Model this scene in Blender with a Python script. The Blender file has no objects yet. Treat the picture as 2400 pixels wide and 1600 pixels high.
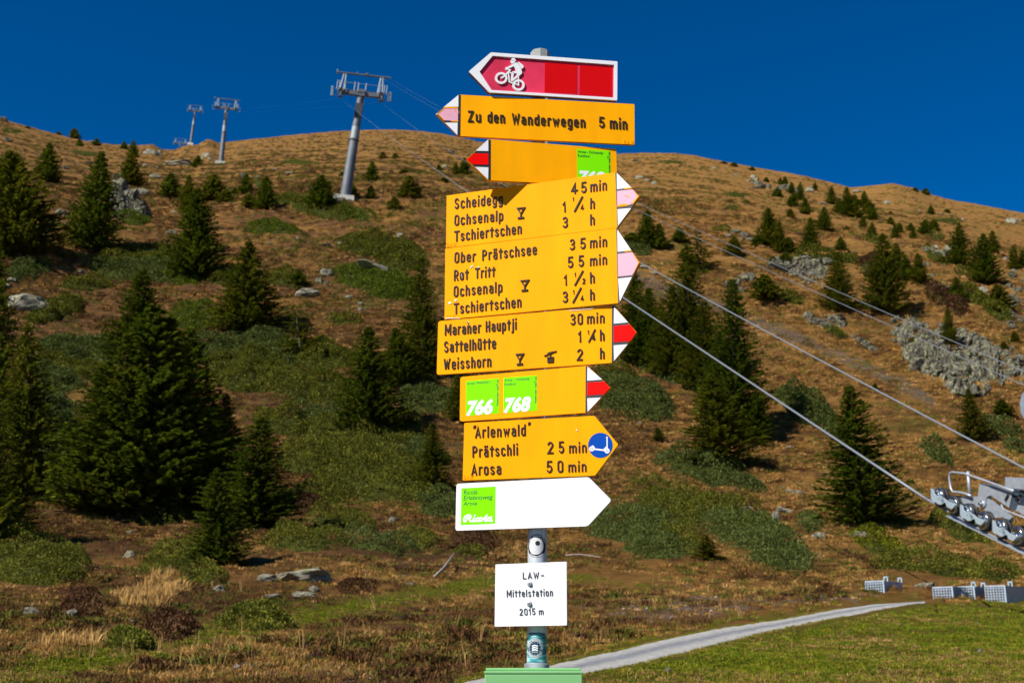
import bpy, math, random
import numpy as np
from mathutils import Vector
from mathutils.geometry import tessellate_polygon

sc = bpy.context.scene
COL = sc.collection

# ------------------------------------------------------------------ camera
PITCH = math.radians(14.63)
FPX = 2800.0                      # focal length in pixels of a 2400 px wide frame (42 mm)
EYE = 1.6
cd = bpy.data.cameras.new('camera'); cam = bpy.data.objects.new('camera', cd); COL.objects.link(cam)
cd.lens = 42.0; cd.sensor_width = 36.0
cd.clip_start = 0.05; cd.clip_end = 6000.0
cam.location = (0, 0, EYE); cam.rotation_euler = (math.pi / 2 + PITCH, 0, 0)
cd.dof.use_dof = True; cd.dof.focus_distance = 3.85; cd.dof.aperture_fstop = 8.0
sc.camera = cam

# ------------------------------------------------------------------ sky, sun, exposure
SUN_AZ, SUN_EL = math.radians(228.0), math.radians(42.0)     # measured from +Y, clockwise
w = bpy.data.worlds.new('World'); sc.world = w; w.use_nodes = True
nt = w.node_tree; nt.nodes.clear()
sky = nt.nodes.new('ShaderNodeTexSky'); sky.sky_type = 'NISHITA'; sky.sun_disc = False
sky.sun_elevation = SUN_EL; sky.sun_rotation = SUN_AZ
sky.altitude = 3200; sky.air_density = 1.0; sky.dust_density = 0.0; sky.ozone_density = 3.0
hs = nt.nodes.new('ShaderNodeHueSaturation'); hs.inputs['Hue'].default_value = 0.506; hs.inputs['Saturation'].default_value = 1.55; hs.inputs['Value'].default_value = 0.76
bg = nt.nodes.new('ShaderNodeBackground'); bg.inputs['Strength'].default_value = 0.1
wo = nt.nodes.new('ShaderNodeOutputWorld')
nt.links.new(sky.outputs[0], hs.inputs['Color']); nt.links.new(hs.outputs[0], bg.inputs['Color']); nt.links.new(bg.outputs[0], wo.inputs['Surface'])
ld = bpy.data.lights.new('sun', 'SUN'); ld.energy = 5.0; ld.angle = math.radians(0.5); ld.color = (1.0, 0.95, 0.87)
sun = bpy.data.objects.new('sun', ld); COL.objects.link(sun)
SUNV = Vector((math.sin(SUN_AZ) * math.cos(SUN_EL), math.cos(SUN_AZ) * math.cos(SUN_EL), math.sin(SUN_EL)))
sun.rotation_euler = (-SUNV).to_track_quat('-Z', 'Y').to_euler()
sun.location = (0, 0, 30)
vs = sc.view_settings
vs.view_transform = 'Standard'; vs.look = 'None'; vs.gamma = 1.0; vs.use_curve_mapping = False; vs.exposure = 0.47
sc.cycles.use_denoising = True
sc.cycles.max_bounces = 5; sc.cycles.diffuse_bounces = 2

# ------------------------------------------------------------------ projection helpers
K = 2400.0 / 2352.0
cP, sP = math.cos(PITCH), math.sin(PITCH)

def ray(px, py):
    """direction of the sight line through source pixel (px, py)"""
    px = np.asarray(px, float); py = np.asarray(py, float)
    u = (px - 1200) / FPX; v = (800 - py) / FPX
    return u, cP - v * sP, sP + v * cP

def project(x, y, z):
    zz = z - EYE
    d = y * cP + zz * sP
    d = np.where(np.abs(d) < 1e-3, 1e-3, d)
    v = (zz * cP - y * sP) / d
    return 1200 + FPX * x / d, 800 - FPX * v, d

# ------------------------------------------------------------------ value noise
def _hash(ix, iy, seed):
    h = (ix.astype(np.int64) * 374761393 + iy.astype(np.int64) * 668265263 + seed * 1442695041) & 0xFFFFFFFF
    h = ((h ^ (h >> 13)) * 1274126177) & 0xFFFFFFFF
    h = h ^ (h >> 16)
    return (h & 0xFFFF) / 65535.0

def vnoise(x, y, seed=0):
    xi = np.floor(x); yi = np.floor(y); fx = x - xi; fy = y - yi
    fx = fx * fx * (3 - 2 * fx); fy = fy * fy * (3 - 2 * fy)
    a = _hash(xi, yi, seed); b = _hash(xi + 1, yi, seed); c = _hash(xi, yi + 1, seed); d = _hash(xi + 1, yi + 1, seed)
    return (a + (b - a) * fx) * (1 - fy) + (c + (d - c) * fx) * fy - 0.5

def fbm(x, y, seed=0, oct=3):
    s = 0.0; a = 1.0
    for k in range(oct):
        s = s + a * vnoise(x * 2 ** k + 17.3 * k, y * 2 ** k - 9.1 * k, seed + k); a *= 0.5
    return s

def sstep(a, b, x):
    t = np.clip((x - a) / (b - a), 0, 1)
    return t * t * (3 - 2 * t)

# ------------------------------------------------------------------ terrain
SKYL = [(-400, 232), (-150, 245), (0, 270), (22, 278), (60, 288), (100, 300), (160, 316), (200, 323), (260, 331), (320, 333), (350, 331),
        (375, 343), (402, 343), (430, 332), (455, 331), (476, 319), (490, 321), (502, 327), (545, 322), (600, 317), (690, 308), (760, 302),
        (830, 298), (905, 297), (960, 300), (1010, 306), (1100, 325), (1200, 340), (1420, 352), (1500, 350), (1550, 351),
        (1600, 357), (1660, 370), (1760, 388), (1850, 404), (1910, 419), (1955, 430), (2000, 426), (2050, 421), (2095, 430),
        (2140, 446), (2200, 462), (2280, 475), (2352, 489), (2500, 508), (2750, 545)]
_s = np.array(SKYL) * K
_dx, _dy, _dz = ray(_s[:, 0], _s[:, 1])
_az = np.arctan2(_dx, _dy); _te = _dz / np.hypot(_dx, _dy)
AZC = np.concatenate([np.radians([-180, -110, -60]), _az, np.radians([60, 110, 180])])
TSC = np.concatenate([[-0.20, 0.02, 0.40], _te, [0.28, 0.02, -0.20]])
TEB = float(ray(1200, 1568 * K)[2] / np.hypot(*ray(1200, 1568 * K)[:2]))
R_T = np.array([13, 16, 21, 28, 38, 50, 72, 95, 137, 200, 300, 410, 520.0])
G_T = np.array([0, .05, .10, .155, .222, .29, .45, .637, .862, .915, .955, .982, 1.0])
_rr = np.exp(np.linspace(math.log(8), math.log(700), 1500))
_gg = np.interp(np.log(_rr), np.log(np.concatenate([[8], R_T, [700]])), np.concatenate([[-.11], G_T, [1.022]]))
_k = np.hanning(91); _k /= _k.sum()
_gs = np.convolve(np.pad(_gg, 45, mode='edge'), _k, 'valid')
_sel = (_rr >= 13) & (_rr <= 520)
LR = np.concatenate([[math.log(13)], np.log(_rr[_sel]), [math.log(520)]]); LG = np.concatenate([[0.0], np.maximum.accumulate(np.clip(_gs[_sel], 0.0005, 0.9995)), [1.0]])
LG = np.maximum.accumulate(LG + np.linspace(0, 1e-5, len(LG))); LG[-1] = max(1.0, LG[-1])

_ga = np.linspace(-math.pi, math.pi, 7201); _gt = np.interp(_ga, AZC, TSC)
_kk = np.exp(-(np.arange(-160, 161) / 62.0) ** 2); _kk /= _kk.sum(); _gsm = np.convolve(np.pad(_gt, 160, mode='wrap'), _kk, 'valid')
def te_sky(az): return np.interp(az, _ga, _gt)
def te_sky_r(az, r):
    k = sstep(170, 470, r)
    return np.interp(az, _ga, _gsm) * (1 - k) + te_sky(az) * k
def te_bot(az):
    return np.interp(np.abs(az), np.radians([0, 35, 90, 180]), [TEB, TEB, -0.10, -0.22])

def base_z(az, r):
    tb = te_bot(az); ts = te_sky_r(az, r)
    rc = np.clip(r, 13, 520)
    g = np.interp(np.log(rc), LR, LG)
    z = EYE + rc * (tb + (ts - tb) * g)
    z13 = EYE + 13 * tb
    near = z13 * np.where(r < 13, (np.maximum(r, 0) / 13.0), 1.0) ** 1.3
    z = np.where(r < 13, near, z)
    z = np.where(r > 520, z - (r - 520) * 0.16, z)
    return z

PU = np.array([(700, 1745), (900, 1668), (1089, 1597), (1190, 1577), (1300, 1556), (1438, 1527), (1557, 1499), (1674, 1474.5), (1850, 1449), (1960, 1428), (2044, 1417), (2154, 1410.5), (2300, 1404)], float)
PL = np.array([(700, 1830), (900, 1740), (1089, 1668), (1190, 1632), (1368, 1582), (1487, 1559), (1613, 1528), (1674, 1512), (1768, 1488), (1850, 1471), (1990, 1443), (2074, 1425), (2154, 1412.5), (2300, 1406)], float)

def path_mask(px, py):
    u = np.interp(px, PU[:, 0], PU[:, 1]); l = np.interp(px, PL[:, 0], PL[:, 1])
    m = np.minimum(py - u, l - py)
    return sstep(-16, 2, m) * (px > 690) * (px < 2190)

def height(x, y):
    az = np.arctan2(x, y); r = np.hypot(x, y)
    z = base_z(az, r)
    px, py, d = project(x, y, z)
    pm = np.where(d > 1, path_mask(px, py), 0.0)
    ramp = np.clip((r - 8) / 60.0, 0.06, 1.0) * np.clip((560 - r) / 120.0, 0.15, 1.0)
    big = fbm(x / 14.0, y / 9.0, 3, 2) * 0.9 * ramp
    mid = fbm(x / 2.6, y / 1.7, 11, 3) * (0.10 + 0.38 * ramp) * np.clip(r / 25, .3, 1)
    fine = vnoise(x / 0.42, y / 0.42, 29) * 0.11 * np.clip(r / 20, .3, 1) + vnoise(x / 0.95, y / 0.8, 31) * 0.16 * np.clip(r / 45, .2, 1)
    return z + (big + mid + fine) * (1 - pm)

def at(px, py, exact=True):
    """source pixel -> (x, y, z) on the ground"""
    px = np.atleast_1d(np.asarray(px, float)); py = np.atleast_1d(np.asarray(py, float))
    dx, dy, dz = ray(px, py); h = np.hypot(dx, dy); az = np.arctan2(dx, dy); te = dz / h
    tb = te_bot(az); ts = te_sky(az)
    off = 0.0
    for it in range(6 if exact else 4):
        t = te - off
        g = np.clip((t - tb) / (ts - tb), 0, 1)
        r = np.exp(np.interp(g, LG, LR))
        rn = np.linspace(2, 13, 200)
        tn = ((EYE + 13 * TEB) * (rn / 13) ** 1.3 - EYE) / rn
        r = np.where(t < tb, np.interp(t, tn, rn), r)
        x = r * np.sin(az); y = r * np.cos(az)
        simple = EYE + r * (tb + (ts - tb) * np.clip(g, 0, 1))
        off = np.where(t < tb, 0.0, ((height(x, y) if exact else base_z(az, r)) - simple) / r * 0.9)
    return np.stack([x, y, height(x, y)], 1)

def F(x, y):
    return at(x * K, y * K)[0]

def zones(px, py):
    """plan of the ground cover, as weights: green meadow, bare stony soil, scree"""
    u = np.interp(px, PU[:, 0], PU[:, 1]); l = np.interp(px, PL[:, 0], PL[:, 1])
    crest = np.interp(px, [2100, 2154, 2230, 2300, 2400, 2700], [1414, 1410, 1409, 1404, 1397, 1385])
    low = np.where(px > 2130, crest, l)
    green = sstep(-4, 10, py - low) * (px > 690)
    green = np.maximum(green, 0.55 * np.exp(-((py - (u - 12)) / 16) ** 2) * (px > 1000) * (px < 2160))
    bx = np.array([-200, 0, 180, 400, 600, 850, 1130, 1350, 1700]); by = np.array([1640, 1595, 1556, 1510, 1462, 1420, 1366, 1352, 1395])
    bw = np.array([46, 46, 44, 36, 30, 24, 20, 14, 8])
    green = np.maximum(green, np.exp(-((py - np.interp(px, bx, by)) / np.interp(px, bx, bw)) ** 2 * 0.9) * (px < 1750) * np.interp(px, [1100, 1350, 1750], [1, .6, .3]))
    bare = np.exp(-((px - 800) / 420) ** 2 - ((py - 1585) / 55) ** 2) + np.exp(-((px - 1620) / 240) ** 2 - ((py - 1420) / 34) ** 2) + 0.8 * np.exp(-((px - 1960) / 120) ** 2 - ((py - 1400) / 16) ** 2)
    bare = bare * (1 - green)
    sy = np.interp(px, [1430, 1500, 1700, 1900, 2100, 2200], [610, 655, 725, 805, 895, 945])
    scree = np.exp(-((py - sy) / np.interp(px, [1430, 1700, 2100], [24, 18, 20])) ** 2) * (px > 1440) * (px < 2190) * 0.78
    return np.clip(green, 0, 1), np.clip(bare, 0, 1), np.clip(scree, 0, 1)

# ------------------------------------------------------------------ material helpers
def new_mat(name):
    m = bpy.data.materials.new(name); m.use_nodes = True
    return m, m.node_tree, m.node_tree.nodes['Principled BSDF']

def plain(name, col, rough=0.6, metal=0.0, var=0.08, scale=30.0, bump=0.0, spec=0.5, stretch=None):
    m, t, b = new_mat(name)
    b.inputs['Roughness'].default_value = rough; b.inputs['Metallic'].default_value = metal
    b.inputs['Specular IOR Level'].default_value = spec
    tc = t.nodes.new('ShaderNodeTexCoord'); n = t.nodes.new('ShaderNodeTexNoise'); n.inputs['Scale'].default_value = scale; n.inputs['Detail'].default_value = 5
    if stretch:
        mp = t.nodes.new('ShaderNodeMapping'); mp.inputs['Scale'].default_value = stretch
        t.links.new(tc.outputs['Object'], mp.inputs['Vector']); t.links.new(mp.outputs[0], n.inputs['Vector'])
    else:
        t.links.new(tc.outputs['Object'], n.inputs['Vector'])
    r = t.nodes.new('ShaderNodeValToRGB')
    r.color_ramp.elements[0].position = 0.32; r.color_ramp.elements[1].position = 0.68
    r.color_ramp.elements[0].color = tuple(c * (1 - var) for c in col) + (1,)
    r.color_ramp.elements[1].color = tuple(min(1, c * (1 + var)) for c in col) + (1,)
    t.links.new(n.outputs['Fac'], r.inputs['Fac']); t.links.new(r.outputs[0], b.inputs['Base Color'])
    if bump:
        bp = t.nodes.new('ShaderNodeBump'); bp.inputs['Strength'].default_value = bump; bp.inputs['Distance'].default_value = 0.01
        t.links.new(n.outputs['Fac'], bp.inputs['Height']); t.links.new(bp.outputs[0], b.inputs['Normal'])
    return m

def foliage(name, c1, c2, c3=None, scale=3.0, rough=0.75, translucent=0.22, per=0.5):
    m, t, b = new_mat(name)
    b.inputs['Roughness'].default_value = rough; b.inputs['Specular IOR Level'].default_value = 0.15
    geo = t.nodes.new('ShaderNodeTexCoord'); n = t.nodes.new('ShaderNodeTexNoise'); n.inputs['Scale'].default_value = scale; n.inputs['Detail'].default_value = 3
    t.links.new(geo.outputs['Object'], n.inputs['Vector'])
    g = t.nodes.new('ShaderNodeNewGeometry')
    a = t.nodes.new('ShaderNodeMath'); a.operation = 'MULTIPLY_ADD'; a.inputs[1].default_value = per; e_off = .25 - per / 2
    t.links.new(g.outputs['Random Per Island'], a.inputs[0]); t.links.new(n.outputs['Fac'], a.inputs[2])
    r = t.nodes.new('ShaderNodeValToRGB'); e = r.color_ramp.elements
    e[0].position = 0.45 - e_off; e[0].color = c1 + (1,); e[1].position = 0.95 - e_off; e[1].color = c2 + (1,)
    if c3:
        k = e.new(1.0 - e_off); k.color = c3 + (1,); e[1].position = 0.85 - e_off
    t.links.new(a.outputs[0], r.inputs['Fac']); t.links.new(r.outputs[0], b.inputs['Base Color'])
    if translucent:
        tr = t.nodes.new('ShaderNodeBsdfTranslucent'); mx = t.nodes.new('ShaderNodeMixShader'); mx.inputs[0].default_value = translucent
        out = t.nodes['Material Output']; t.links.new(r.outputs[0], tr.inputs['Color']); t.links.new(b.outputs[0], mx.inputs[1]); t.links.new(tr.outputs[0], mx.inputs[2]); t.links.new(mx.outputs[0], out.inputs['Surface'])
    return m

M = {}
M['yellow'] = plain('yellow_sign_paint', (0.93, 0.355, 0.0), 0.6, 0, 0.07, 3, spec=0.06, stretch=(5, 5, 1.2))
M['yellow_old'] = plain('older_yellow_sign_paint', (0.93, 0.385, 0.0), 0.6, 0, 0.07, 3, spec=0.06, stretch=(5, 5, 1.2))
M['white'] = plain('white_sign_paint', (0.80, 0.80, 0.80), 0.4, 0, 0.015, 12, spec=0.4)
M['red'] = plain('bright_red_enamel', (0.85, 0.002, 0.001), 0.55, 0, 0.03, 20, spec=.06)
M['pink'] = plain('faded_pink_paint', (0.74, 0.36, 0.46), 0.6, 0, 0.05, 30, stretch=(30, 30, 300))
M['faded_red'] = plain('sun_bleached_red_panel', (0.70, 0.035, 0.09), 0.6, 0, 0.22, 9, spec=.1)
M['film_red'] = plain('red_film_patch', (0.62, 0.001, 0.003), 0.55, 0, 0.03, 20, spec=.08)
M['crimson_edge'] = plain('dark_red_board_edge', (0.20, 0.003, 0.008), 0.5)
M['black'] = plain('black_line_paint', (0.012, 0.012, 0.016), 0.5)
M['letter'] = plain('dark_brown_raised_letters', (0.030, 0.017, 0.012), 0.6, 0, 0.45, 160, spec=.2)
M['letter_grey'] = plain('dark_grey_raised_letters', (0.04, 0.045, 0.055), 0.5, 0, 0.3, 120)
M['green_film'] = plain('lime_green_sticker', (0.20, 0.80, 0.0), 0.6, 0, 0.02, 15, spec=.06)
M['print_green'] = plain('dark_green_print', (0.004, 0.11, 0.01), 0.5)
M['print_white'] = plain('white_print', (0.82, 0.82, 0.82), 0.45, 0, 0.01)
M['blue'] = plain('blue_disc_film', (0.0, 0.06, 0.36), 0.6, 0, 0.06, 40, spec=.08)
M['steel'] = plain('galvanised_steel', (0.36, 0.38, 0.40), 0.5, 0.45, 0.22, 18, 0.15)
M['pole'] = plain('galvanised_post', (0.55, 0.58, 0.60), 0.45, 0.25, 0.14, 30, 0.1, stretch=(40, 40, 3))
M['cap'] = plain('weathered_grey_cap', (0.33, 0.36, 0.34), 0.8, 0, 0.35, 60, 0.4, stretch=(60, 60, 6))
M['box_green'] = plain('pale_green_enamel', (0.20, 0.46, 0.17), 0.5, 0, 0.03, 6)
M['chrome'] = plain('polished_steel_rim', (0.75, 0.76, 0.78), 0.16, 1.0, 0.05, 20)
M['plate'] = plain('zinc_blue_plate', (0.46, 0.56, 0.62), 0.4, 0.4, 0.06, 20)
M['zinc'] = plain('galvanised_sheet', (0.42, 0.46, 0.50), 0.48, 0.5, 0.12, 9, 0.05)
M['zinc_shaded'] = plain('shaded_blue_steel', (0.06, 0.085, 0.12), 0.5, 0.3, 0.1, 9)  # darkened copy of the zinc colour, shade put into the paint
M['rubber'] = plain('black_rubber', (0.02, 0.02, 0.022), 0.6)
M['rope'] = plain('steel_rope', (0.22, 0.245, 0.27), 0.55, 0.3, 0.3, 60, stretch=(4, 4, 4))
M['thin_rope'] = plain('thin_steel_cable', (0.17, 0.19, 0.21), 0.6, 0.2, 0.2, 60)
M['concrete'] = plain('pale_concrete', (0.52, 0.49, 0.44), 0.85, 0, 0.1, 5)
M['tower_grey'] = plain('grey_tower_steel', (0.125, 0.14, 0.155), 0.6, 0.2, 0.2, 0.8)
M['tower_light'] = plain('newer_light_steel', (0.27, 0.32, 0.335), 0.6, 0.2, 0.08, 0.8)
M['tower_dark'] = plain('dark_weathered_steel', (0.06, 0.065, 0.07), 0.6, 0.2, 0.3, 1.2)
M['bark'] = plain('spruce_bark', (0.085, 0.065, 0.05), 0.9, 0, 0.3, 12)
M['dead'] = plain('bleached_dead_wood', (0.33, 0.29, 0.25), 0.9, 0, 0.2, 12)
M['spruce_a'] = foliage('spruce_needles', (0.036, 0.060, 0.005), (0.110, 0.150, 0.009), (0.20, 0.225, 0.016), translucent=.3)
M['spruce_b'] = foliage('spruce_needles_olive', (0.046, 0.064, 0.005), (0.14, 0.155, 0.010), (0.25, 0.235, 0.018), translucent=.3)
M['jun0'] = foliage('juniper_blue_green', (0.044, 0.062, 0.012), (0.12, 0.148, 0.032), (0.185, 0.21, 0.055), 1.6, per=0.22)
M['jun1'] = foliage('juniper_olive', (0.050, 0.060, 0.006), (0.15, 0.152, 0.016), (0.25, 0.235, 0.028), 1.6, per=0.22)
M['jun2'] = foliage('juniper_fresh_green', (0.050, 0.076, 0.006), (0.13, 0.17, 0.012), (0.19, 0.225, 0.018), 1.6, per=0.22)
M['jun3'] = foliage('yellow_green_shrub', (0.06, 0.075, 0.002), (0.16, 0.17, 0.004), (0.22, 0.22, 0.008), 1.2)
M['rusty'] = foliage('rusty_twigs', (0.045, 0.022, 0.010), (0.12, 0.055, 0.022), (0.17, 0.085, 0.035), 1.2)
M['gap_shade'] = plain('shaded_inner_foliage', (0.040, 0.044, 0.010), 1.0, 0, 0.5, 3, spec=0.0)  # dark dome colour under the leaves, stands in for shade in the gaps
M['sea'] = None

def rock_mat(c0=(0.035, 0.029, 0.022), c1=(0.155, 0.137, 0.105), c2=(0.35, 0.32, 0.24), nm='lichened_rock'):
    m, t, b = new_mat(nm)
    b.inputs['Roughness'].default_value = 0.9; b.inputs['Specular IOR Level'].default_value = 0.2
    tc = t.nodes.new('ShaderNodeTexCoord'); oi = t.nodes.new('ShaderNodeObjectInfo')
    ad = t.nodes.new('ShaderNodeVectorMath'); ad.operation = 'ADD'; t.links.new(tc.outputs['Object'], ad.inputs[0]); t.links.new(oi.outputs['Location'], ad.inputs[1])
    n1 = t.nodes.new('ShaderNodeTexNoise'); n1.inputs['Scale'].default_value = 2.2; n1.inputs['Detail'].default_value = 8; n1.inputs['Roughness'].default_value = 0.7
    t.links.new(ad.outputs[0], n1.inputs['Vector'])
    r = t.nodes.new('ShaderNodeValToRGB'); e = r.color_ramp.elements
    e[0].position = 0.30; e[0].color = c0 + (1,); e[1].position = 0.66; e[1].color = c2 + (1,)
    k = e.new(0.45); k.color = c1 + (1,)
    t.links.new(n1.outputs['Fac'], r.inputs['Fac'])
    n2 = t.nodes.new('ShaderNodeTexNoise'); n2.inputs['Scale'].default_value = 5; n2.inputs['Detail'].default_value = 4
    t.links.new(ad.outputs[0], n2.inputs['Vector'])
    r2 = t.nodes.new('ShaderNodeValToRGB'); r2.color_ramp.elements[0].position = 0.52; r2.color_ramp.elements[1].position = 0.62
    r2.color_ramp.elements[0].color = (0, 0, 0, 1); r2.color_ramp.elements[1].color = (0.7, 0.7, 0.7, 1)
    t.links.new(n2.outputs['Fac'], r2.inputs['Fac'])
    mx = t.nodes.new('ShaderNodeMix'); mx.data_type = 'RGBA'; mx.inputs['B'].default_value = (0.31, 0.32, 0.15, 1)
    t.links.new(r2.outputs[0], mx.inputs['Factor']); t.links.new(r.outputs[0], mx.inputs['A']); t.links.new(mx.outputs['Result'], b.inputs['Base Color'])
    v = t.nodes.new('ShaderNodeTexVoronoi'); v.inputs['Scale'].default_value = 3.0; v.feature = 'DISTANCE_TO_EDGE'; t.links.new(ad.outputs[0], v.inputs['Vector'])
    bp = t.nodes.new('ShaderNodeBump'); bp.inputs['Strength'].default_value = 0.8; bp.inputs['Distance'].default_value = 0.12
    t.links.new(n1.outputs['Fac'], bp.inputs['Height'])
    bp2 = t.nodes.new('ShaderNodeBump'); bp2.inputs['Strength'].default_value = 0.5; bp2.inputs['Distance'].default_value = 0.1
    t.links.new(v.outputs['Distance'], bp2.inputs['Height']); t.links.new(bp.outputs[0], bp2.inputs['Normal']); t.links.new(bp2.outputs[0], b.inputs['Normal'])
    return m
M['rock'] = rock_mat(); M['cliff'] = rock_mat((0.012, 0.010, 0.008), (0.048, 0.041, 0.033), (0.165, 0.145, 0.115), 'cracked_cliff_rock')

def ground_mat():
    m, t, b = new_mat('alpine_ground')
    b.inputs['Roughness'].default_value = 0.95; b.inputs['Specular IOR Level'].default_value = 0.1
    L = t.links.new
    tc = t.nodes.new('ShaderNodeTexCoord')
    def noise(scale, detail=6, rough=0.6, st=(1, 1, 1)):
        mp = t.nodes.new('ShaderNodeMapping'); mp.inputs['Scale'].default_value = st
        n = t.nodes.new('ShaderNodeTexNoise'); n.inputs['Scale'].default_value = scale; n.inputs['Detail'].default_value = detail; n.inputs['Roughness'].default_value = rough
        L(tc.outputs['Object'], mp.inputs['Vector']); L(mp.outputs[0], n.inputs['Vector']); return n
    def ramp(src, stops):
        r = t.nodes.new('ShaderNodeValToRGB'); e = r.color_ramp.elements
        e[0].position, e[0].color = stops[0][0], stops[0][1] + (1,)
        e[1].position, e[1].color = stops[-1][0], stops[-1][1] + (1,)
        for p, c in stops[1:-1]:
            k = e.new(p); k.color = c + (1,)
        L(src, r.inputs['Fac']); return r
    def mix(fac, a, bb):
        x = t.nodes.new('ShaderNodeMix'); x.data_type = 'RGBA'
        L(fac, x.inputs['Factor']); L(a, x.inputs['A']); L(bb, x.inputs['B']); return x.outputs['Result']
    straw = ramp(noise(0.8, 12, 0.85, (1, 1.6, 1)).outputs['Fac'], [(0.30, (0.075, 0.033, 0.010)), (0.44, (0.20, 0.097, 0.024)), (0.55, (0.33, 0.168, 0.042)), (0.72, (0.48, 0.265, 0.078))])
    heath = ramp(noise(1.3, 8, 0.75, (1, 1.6, 1)).outputs['Fac'], [(0.30, (0.045, 0.022, 0.010)), (0.5, (0.13, 0.062, 0.022)), (0.72, (0.26, 0.13, 0.045))])
    olive = ramp(noise(2.0, 6, 0.7).outputs['Fac'], [(0.3, (0.040, 0.040, 0.006)), (0.7, (0.13, 0.12, 0.02))])
    green = ramp(noise(1.6, 8, 0.8).outputs['Fac'], [(0.34, (0.19, 0.115, 0.03)), (0.49, (0.16, 0.14, 0.014)), (0.68, (0.20, 0.22, 0.009))])
    bare = ramp(noise(3.0, 9, 0.8).outputs['Fac'], [(0.32, (0.08, 0.045, 0.022)), (0.5, (0.22, 0.13, 0.075)), (0.66, (0.38, 0.31, 0.24))])
    scree = ramp(noise(2.5, 9, 0.85).outputs['Fac'], [(0.35, (0.09, 0.06, 0.035)), (0.6, (0.21, 0.155, 0.10)), (0.72, (0.34, 0.28, 0.21))])
    at_ = t.nodes.new('ShaderNodeAttribute'); at_.attribute_name = 'zone'
    sp = t.nodes.new('ShaderNodeSeparateColor'); L(at_.outputs['Color'], sp.inputs[0])
    at2 = t.nodes.new('ShaderNodeAttribute'); at2.attribute_name = 'heath'
    def wmask(n, attr, gain=1.6, off=-0.8):
        a = t.nodes.new('ShaderNodeMath'); a.operation = 'MULTIPLY_ADD'; a.inputs[1].default_value = gain; a.inputs[2].default_value = off
        L(n.outputs['Fac'], a.inputs[0])
        c = t.nodes.new('ShaderNodeMath'); c.operation = 'ADD'; L(a.outputs[0], c.inputs[0]); L(attr, c.inputs[1])
        r = t.nodes.new('ShaderNodeMapRange'); r.inputs['From Min'].default_value = 0.35; r.inputs['From Max'].default_value = 0.65; L(c.outputs[0], r.inputs['Value'])
        return r.outputs['Result']
    c1 = mix(wmask(noise(0.16, 9, 0.72, (1, 1.8, 1)), at2.outputs['Fac'], 3.2, -1.6), straw.outputs[0], heath.outputs[0])
    om = ramp(noise(0.18, 8, 0.7, (1, 1.5, 1)).outputs['Fac'], [(0.54, (0, 0, 0)), (0.64, (0.8, 0.8, 0.8))])
    c2 = mix(om.outputs[0], c1, olive.outputs[0])
    c3 = mix(wmask(noise(1.2, 6, 0.7), sp.outputs[2], 2.2, -1.1), c2, scree.outputs[0])
    c4 = mix(wmask(noise(1.5, 7, 0.75), sp.outputs[1], 2.4, -1.2), c3, bare.outputs[0])
    c5 = mix(wmask(noise(1.2, 7, 0.7), sp.outputs[0], 1.8, -0.9), c4, green.outputs[0])
    L(c5, b.inputs['Base Color'])
    bp = t.nodes.new('ShaderNodeBump'); bp.inputs['Strength'].default_value = 1.0; bp.inputs['Distance'].default_value = 0.5
    L(noise(1.6, 10, 0.85).outputs['Fac'], bp.inputs['Height']); L(bp.outputs[0], b.inputs['Normal'])
    return m
M['ground'] = ground_mat()

def tint_mat(name):
    m, t, b = new_mat(name)
    b.inputs['Roughness'].default_value = 0.85; b.inputs['Specular IOR Level'].default_value = 0.1
    a = t.nodes.new('ShaderNodeAttribute'); a.attribute_name = 'tint'; a.attribute_type = 'INSTANCER'
    g = t.nodes.new('ShaderNodeNewGeometry'); mr = t.nodes.new('ShaderNodeMapRange'); mr.inputs['To Min'].default_value = 0.65; mr.inputs['To Max'].default_value = 1.35
    t.links.new(g.outputs['Random Per Island'], mr.inputs['Value'])
    mu = t.nodes.new('ShaderNodeVectorMath'); mu.operation = 'SCALE'; t.links.new(a.outputs['Color'], mu.inputs[0]); t.links.new(mr.outputs[0], mu.inputs['Scale'])
    t.links.new(mu.outputs[0], b.inputs['Base Color'])
    return m
M['tint'] = tint_mat('grass_blades')

def gravel_mat():
    m, t, b = new_mat('grey_gravel')
    b.inputs['Roughness'].default_value = 0.95
    L = t.links.new
    tc = t.nodes.new('ShaderNodeTexCoord'); n = t.nodes.new('ShaderNodeTexNoise'); n.inputs['Scale'].default_value = 9; n.inputs['Detail'].default_value = 9; n.inputs['Roughness'].default_value = 0.8
    L(tc.outputs['Object'], n.inputs['Vector'])
    r = t.nodes.new('ShaderNodeValToRGB'); e = r.color_ramp.elements; e[0].position = .35; e[0].color = (.24, .235, .21, 1); e[1].position = .65; e[1].color = (.47, .455, .41, 1); L(n.outputs['Fac'], r.inputs['Fac'])
    r2 = t.nodes.new('ShaderNodeValToRGB'); e = r2.color_ramp.elements; e[0].position = .35; e[0].color = (.10, .105, .12, 1); e[1].position = .65; e[1].color = (.24, .245, .265, 1); L(n.outputs['Fac'], r2.inputs['Fac'])
    a = t.nodes.new('ShaderNodeAttribute'); a.attribute_name = 'rut'
    mx = t.nodes.new('ShaderNodeMix'); mx.data_type = 'RGBA'; L(a.outputs['Fac'], mx.inputs['Factor']); L(r.outputs[0], mx.inputs['A']); L(r2.outputs[0], mx.inputs['B']); L(mx.outputs['Result'], b.inputs['Base Color'])
    bp = t.nodes.new('ShaderNodeBump'); bp.inputs['Strength'].default_value = .7; bp.inputs['Distance'].default_value = .03; L(n.outputs['Fac'], bp.inputs['Height']); L(bp.outputs[0], b.inputs['Normal'])
    return m
M['gravel'] = gravel_mat()

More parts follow.
